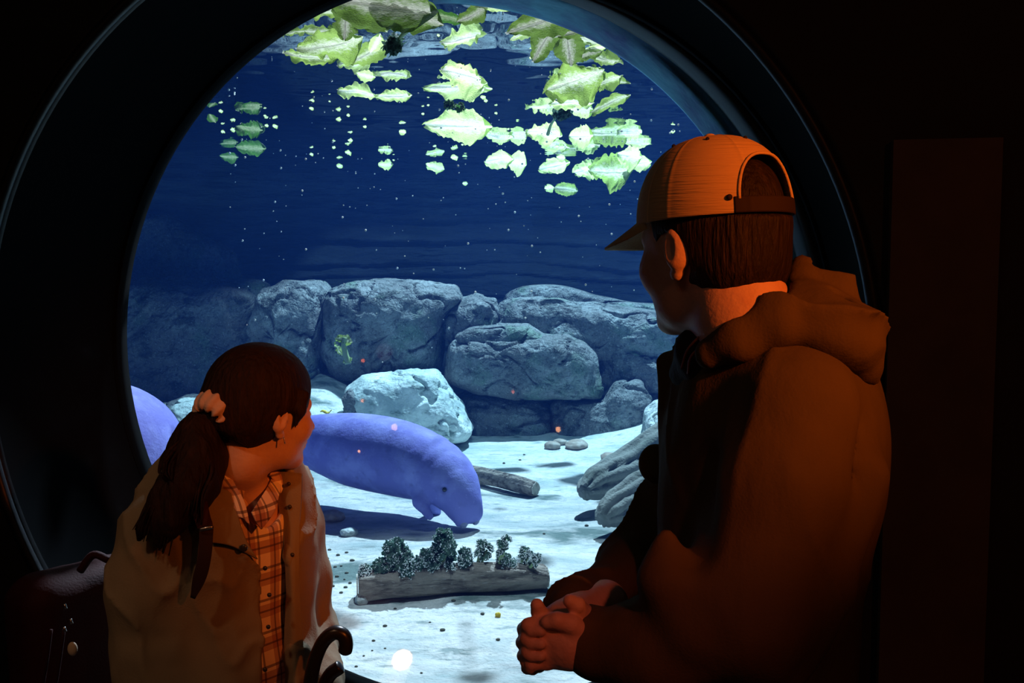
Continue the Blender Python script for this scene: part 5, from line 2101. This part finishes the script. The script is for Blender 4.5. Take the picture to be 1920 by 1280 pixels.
    f.un(ell(p, chest, (.135, .185, .205), TA))
    f.un(ell(p, belly - (0, 0, .02), (.138, .182, .26), TA), .06)
    f.un(ell(p, hipc, (.145, .20, .18), TA), .06)
    f.un(chain(p, [nb + np.array((-.015, .02, .0)), chest], [.066, .10]), .05)
    inn = ell(p, chest, (.118, .166, .19), TA)
    inn = smin(inn, ell(p, belly - (0, 0, .02), (.118, .160, .25), TA), .05)
    inn = smin(inn, ell(p, hipc - (0, 0, .05), (.125, .175, .22), TA), .05)
    f.sub(inn, .008)
    rel = p - chest.astype(np.float32)
    lf = rel @ tf.astype(np.float32)
    ll = rel @ tl.astype(np.float32)
    zz = rel[..., 2]
    ww = .040 + .30 * np.clip(zz + .02, 0, .3)
    wedge = np.maximum(np.abs(ll + .006) - ww, -(lf - .0))
    f.sub(wedge, .008)
    # sleeves
    f.un(chain(p, [shR, P(276, 1110, 1.72), elR, wrR], [.060, .062, .062, .040], .03), .035)
    f.un(chain(p, [shL, P(572, 1080, 1.965), elL, wrL + (0, 0, .045)], [.054, .050, .050, .040], .03), .03)
    f.un(cone(p, elR + (0, .0, .02), elR - (0, 0, .02), .066, .066), .02)
    f.sub(chain(p, [P(350, 1000, 1.66), P(362, 1120, 1.65), P(345, 1260, 1.64)], [.004, .014, .010]), .025)
    f.sub(chain(p, [ntop, nb - (0, 0, .03)], [.056, .054], .01), .01)
    f.sub(cone(p, nb + (0, 0, .02), nb + tf * .16 - np.array((0, 0, .05)), .05, .07), .01)
    folds(f, .022, 4.5, (1, 1, .6), 6.0)
    folds(f, .010, 11, (1, 1, .8), 1.0)
    creases(f, .018, 4.5, (1.2, 1.2, .55), 2.3, rot=frame(.9, .5))
    creases(f, .010, 9, (1, 1, .6), 5.3, .06, rot=frame(-.5, .4))
    V, Q = grow(f, 1, .4)
    jk = mesh_obj('jacket', V, Q, M['jacket_khaki'], root)
    # broad lapel with its snap, and the upright front edge on the other side
    sheet('lapel', [[(384, 872, 1.765), (394, 868, 1.77), (404, 872, 1.775)], [(368, 915, 1.712), (395, 905, 1.728), (424, 912, 1.748)], [(372, 965, 1.672), (408, 956, 1.694), (444, 962, 1.712)],
                    [(384, 1006, 1.668), (424, 1003, 1.688), (462, 1012, 1.708)], [(392, 1016, 1.668), (436, 1024, 1.688), (482, 1048, 1.712)]], M['jacket_khaki'], jk, .005, wob=.006)
    MB().ball(P(457, 1027, 1.690), (.0068, .003, .0068), 8).obj('snap', M['button'], jk)
    sheet('front_facing', [[(514, 884, 1.875), (540, 885, 1.855), (566, 888, 1.85)], [(522, 930, 1.855), (542, 930, 1.835), (565, 935, 1.83)], [(530, 985, 1.825), (546, 990, 1.812), (561, 1000, 1.815)],
                           [(537, 1080, 1.80), (548, 1085, 1.79), (560, 1085, 1.80)], [(536, 1180, 1.80), (550, 1185, 1.79), (566, 1190, 1.80)], [(530, 1300, 1.80), (550, 1305, 1.79), (574, 1310, 1.80)]],
          M['jacket_khaki'], jk, .006, wob=.004, seed=3)
    sheet('collar_flap', [[(508, 880, 1.885), (525, 882, 1.872), (548, 890, 1.862)], [(518, 905, 1.868), (532, 906, 1.852), (552, 910, 1.846)], [(530, 925, 1.86), (540, 930, 1.848), (552, 934, 1.842)]], M['jacket_khaki'], jk, .005, wob=.004, seed=6)
    b = MB()
    for (x, y, Y) in ((541, 907, 1.833), (543, 950, 1.818), (548, 1040, 1.795)):
        b.ball(P(x, y, Y), (.0042, .003, .0042), 6)
    b.obj('snap', M['button'], jk)
    # trousers, shoes
    f = Field((-.85, 1.5, .02), (-.2, 2.2, .92), .012)
    f.un(ell(f.p, hipc, (.115, .165, .12), TA))
    for (h, k, a) in feet:
        f.un(chain(f.p, [h, k, a + (0, 0, .02)], [.088, .06, .045], .03), .04)
    V, Q = grow(f, 1)
    mesh_obj('trousers', V, Q, M['trousers'], root)
    for (h, k, a) in feet:
        f = Field(a - (.2, .2, .085), a + (.2, .2, .08), .008)
        t = a + tf * .12
        f.un(chain(f.p, [np.r_[a[:2] - tf[:2] * .04, .04], np.r_[a[:2], .045], np.r_[t[:2], .036]], [.038, .042, .036], .02))
        f.F = np.maximum(f.F, -(f.p[..., 2] - .002))
        V, Q = grow(f, 1)
        mesh_obj('shoe', V, Q, M['shoe'], root)

    # ---- backpack (hangs from her shoulder)
    bc = P(158, 1240, 1.99)
    pk = thing('backpack', 'dark red backpack hanging from the shoulder of the person with the ponytail', 'backpack', bc - np.array((0, 0, .2)))
    BA = frame(math.radians(129 + 180), .05)
    f = Field(bc - (.24, .26, .30), bc + (.26, .26, .28), .007)
    f.un(rbox(f.p, bc, (.075, .135, .20), .055, BA))
    f.un(rbox(f.p, bc + BA[:, 0] * .085 - (0, 0, .07), (.04, .105, .10), .035, BA), .015)
    folds(f, .018, 6, (1, 1, 1), 2.0)
    V, Q = grow(f, 1)
    mesh_obj('pack_body', V, Q, M['pack_red'], pk)
    b = MB()
    b.tube(catmull([P(228, 1060, 1.90), P(240, 985, 1.90), P(262, 930, 1.88), P(300, 905, 1.82)], 24), .014, 8, .5)
    b.tube(catmull([P(150, 1070, 1.92), P(175, 1040, 1.92), P(205, 1050, 1.92)], 14), .008, 8)
    b.obj('grab_loop', M['pack_red'], pk)
    sheet('shoulder_strap', [[(352, 918, 1.76), (366, 912, 1.76), (380, 916, 1.76)], [(356, 940, 1.665), (372, 938, 1.668), (386, 942, 1.672)], [(366, 975, 1.648), (382, 975, 1.65), (396, 978, 1.655)], [(372, 992, 1.646), (386, 992, 1.648), (400, 994, 1.652)]], M['pack_red'], pk, .010)
    sheet('webbing', [[(374, 990, 1.644), (386, 990, 1.646), (400, 992, 1.65)], [(372, 1040, 1.640), (384, 1040, 1.642), (396, 1042, 1.646)], [(362, 1080, 1.640), (374, 1082, 1.642), (386, 1084, 1.646)], [(358, 1118, 1.645), (362, 1120, 1.645), (366, 1122, 1.645)]], M['pack_dark'], pk, .006)
    b = MB()
    q_ = catmull([P(374, 993, 1.638), P(386, 990, 1.638), P(400, 987, 1.642)], 8)
    b.tube(q_, .0035, 8)
    b.obj('buckle', M['metal'], pk)
    b = MB()
    for (x, y) in ((121, 1132), (120, 1175), (132, 1160)):
        b.tube([P(x, y, 1.75), P(x + 3, y + 9, 1.75)], .0026, 6)
    b.obj('zip_pulls', M['metal'], pk)
    MB().ball(P(136, 1216, 1.74), (.009, .006, .013), 8).obj('charm', M['charm'], pk)
    b = MB()
    for x in (82, 106):
        b.tube(catmull([P(x + 14, 1180, 1.76), P(x + 6, 1240, 1.76), P(x - 4, 1300, 1.77)], 10), .003, 6)
    b.obj('ribbons', M['pack_red'], pk)


woman()


def umbrella(label, pts, Y0):
    q = catmull([P(*p) for p in pts], 40)
    tip = np.array((q[0][0] - .01, q[0][1], .012))
    root = thing('umbrella', label, 'umbrella', tip - np.array((0, 0, .012)))
    n = len(q)
    rad = np.ones(n) * .0125
    rad[-2:] = (.0115, .007)
    v, f = tube(q, rad, 14)
    mesh_obj('handle', v, f, M['umbrella'], root)
    top = q[0]
    v, f = tube([top, tip], .004, 10)
    mesh_obj('shaft', v, f, M['metal'], root)
    n = 36
    ln = top - tip
    v = []
    for i in range(n + 1):
        t = i / n
        c = tip + ln * (.06 + .74 * t)
        r = .010 + .020 * math.sin(min(1, t * 1.15) * math.pi * .62) * (1 if t < .9 else (1 - t) * 10)
        for j in range(32):
            a = 2 * math.pi * j / 32
            rr = r * (1 + .16 * math.sin(a * 8 + t * 5))
            v.append(c + np.array((math.cos(a) * rr, math.sin(a) * rr, 0)))
    f = [(i * 32 + j, i * 32 + (j + 1) % 32, (i + 1) * 32 + (j + 1) % 32, (i + 1) * 32 + j) for i in range(n) for j in range(32)]
    f += [tuple(range(32))[::-1], tuple(n * 32 + j for j in range(32))]
    mesh_obj('canopy', v, f, M['cloth_black'], root)


umbrella('black umbrella hook handle, the higher one beside the khaki jacket', [(574, 1330, 1.70), (580, 1290, 1.70), (590, 1240, 1.70), (606, 1203, 1.70), (626, 1186, 1.70), (643, 1190, 1.70), (649, 1206, 1.70), (646, 1226, 1.70)], 1.7)
umbrella('black umbrella hook handle, the lower one just inside the bottom edge', [(588, 1375, 1.74), (594, 1345, 1.74), (602, 1305, 1.74), (612, 1276, 1.74), (622, 1261, 1.74), (632, 1254, 1.74), (640, 1248, 1.74)], 1.7)
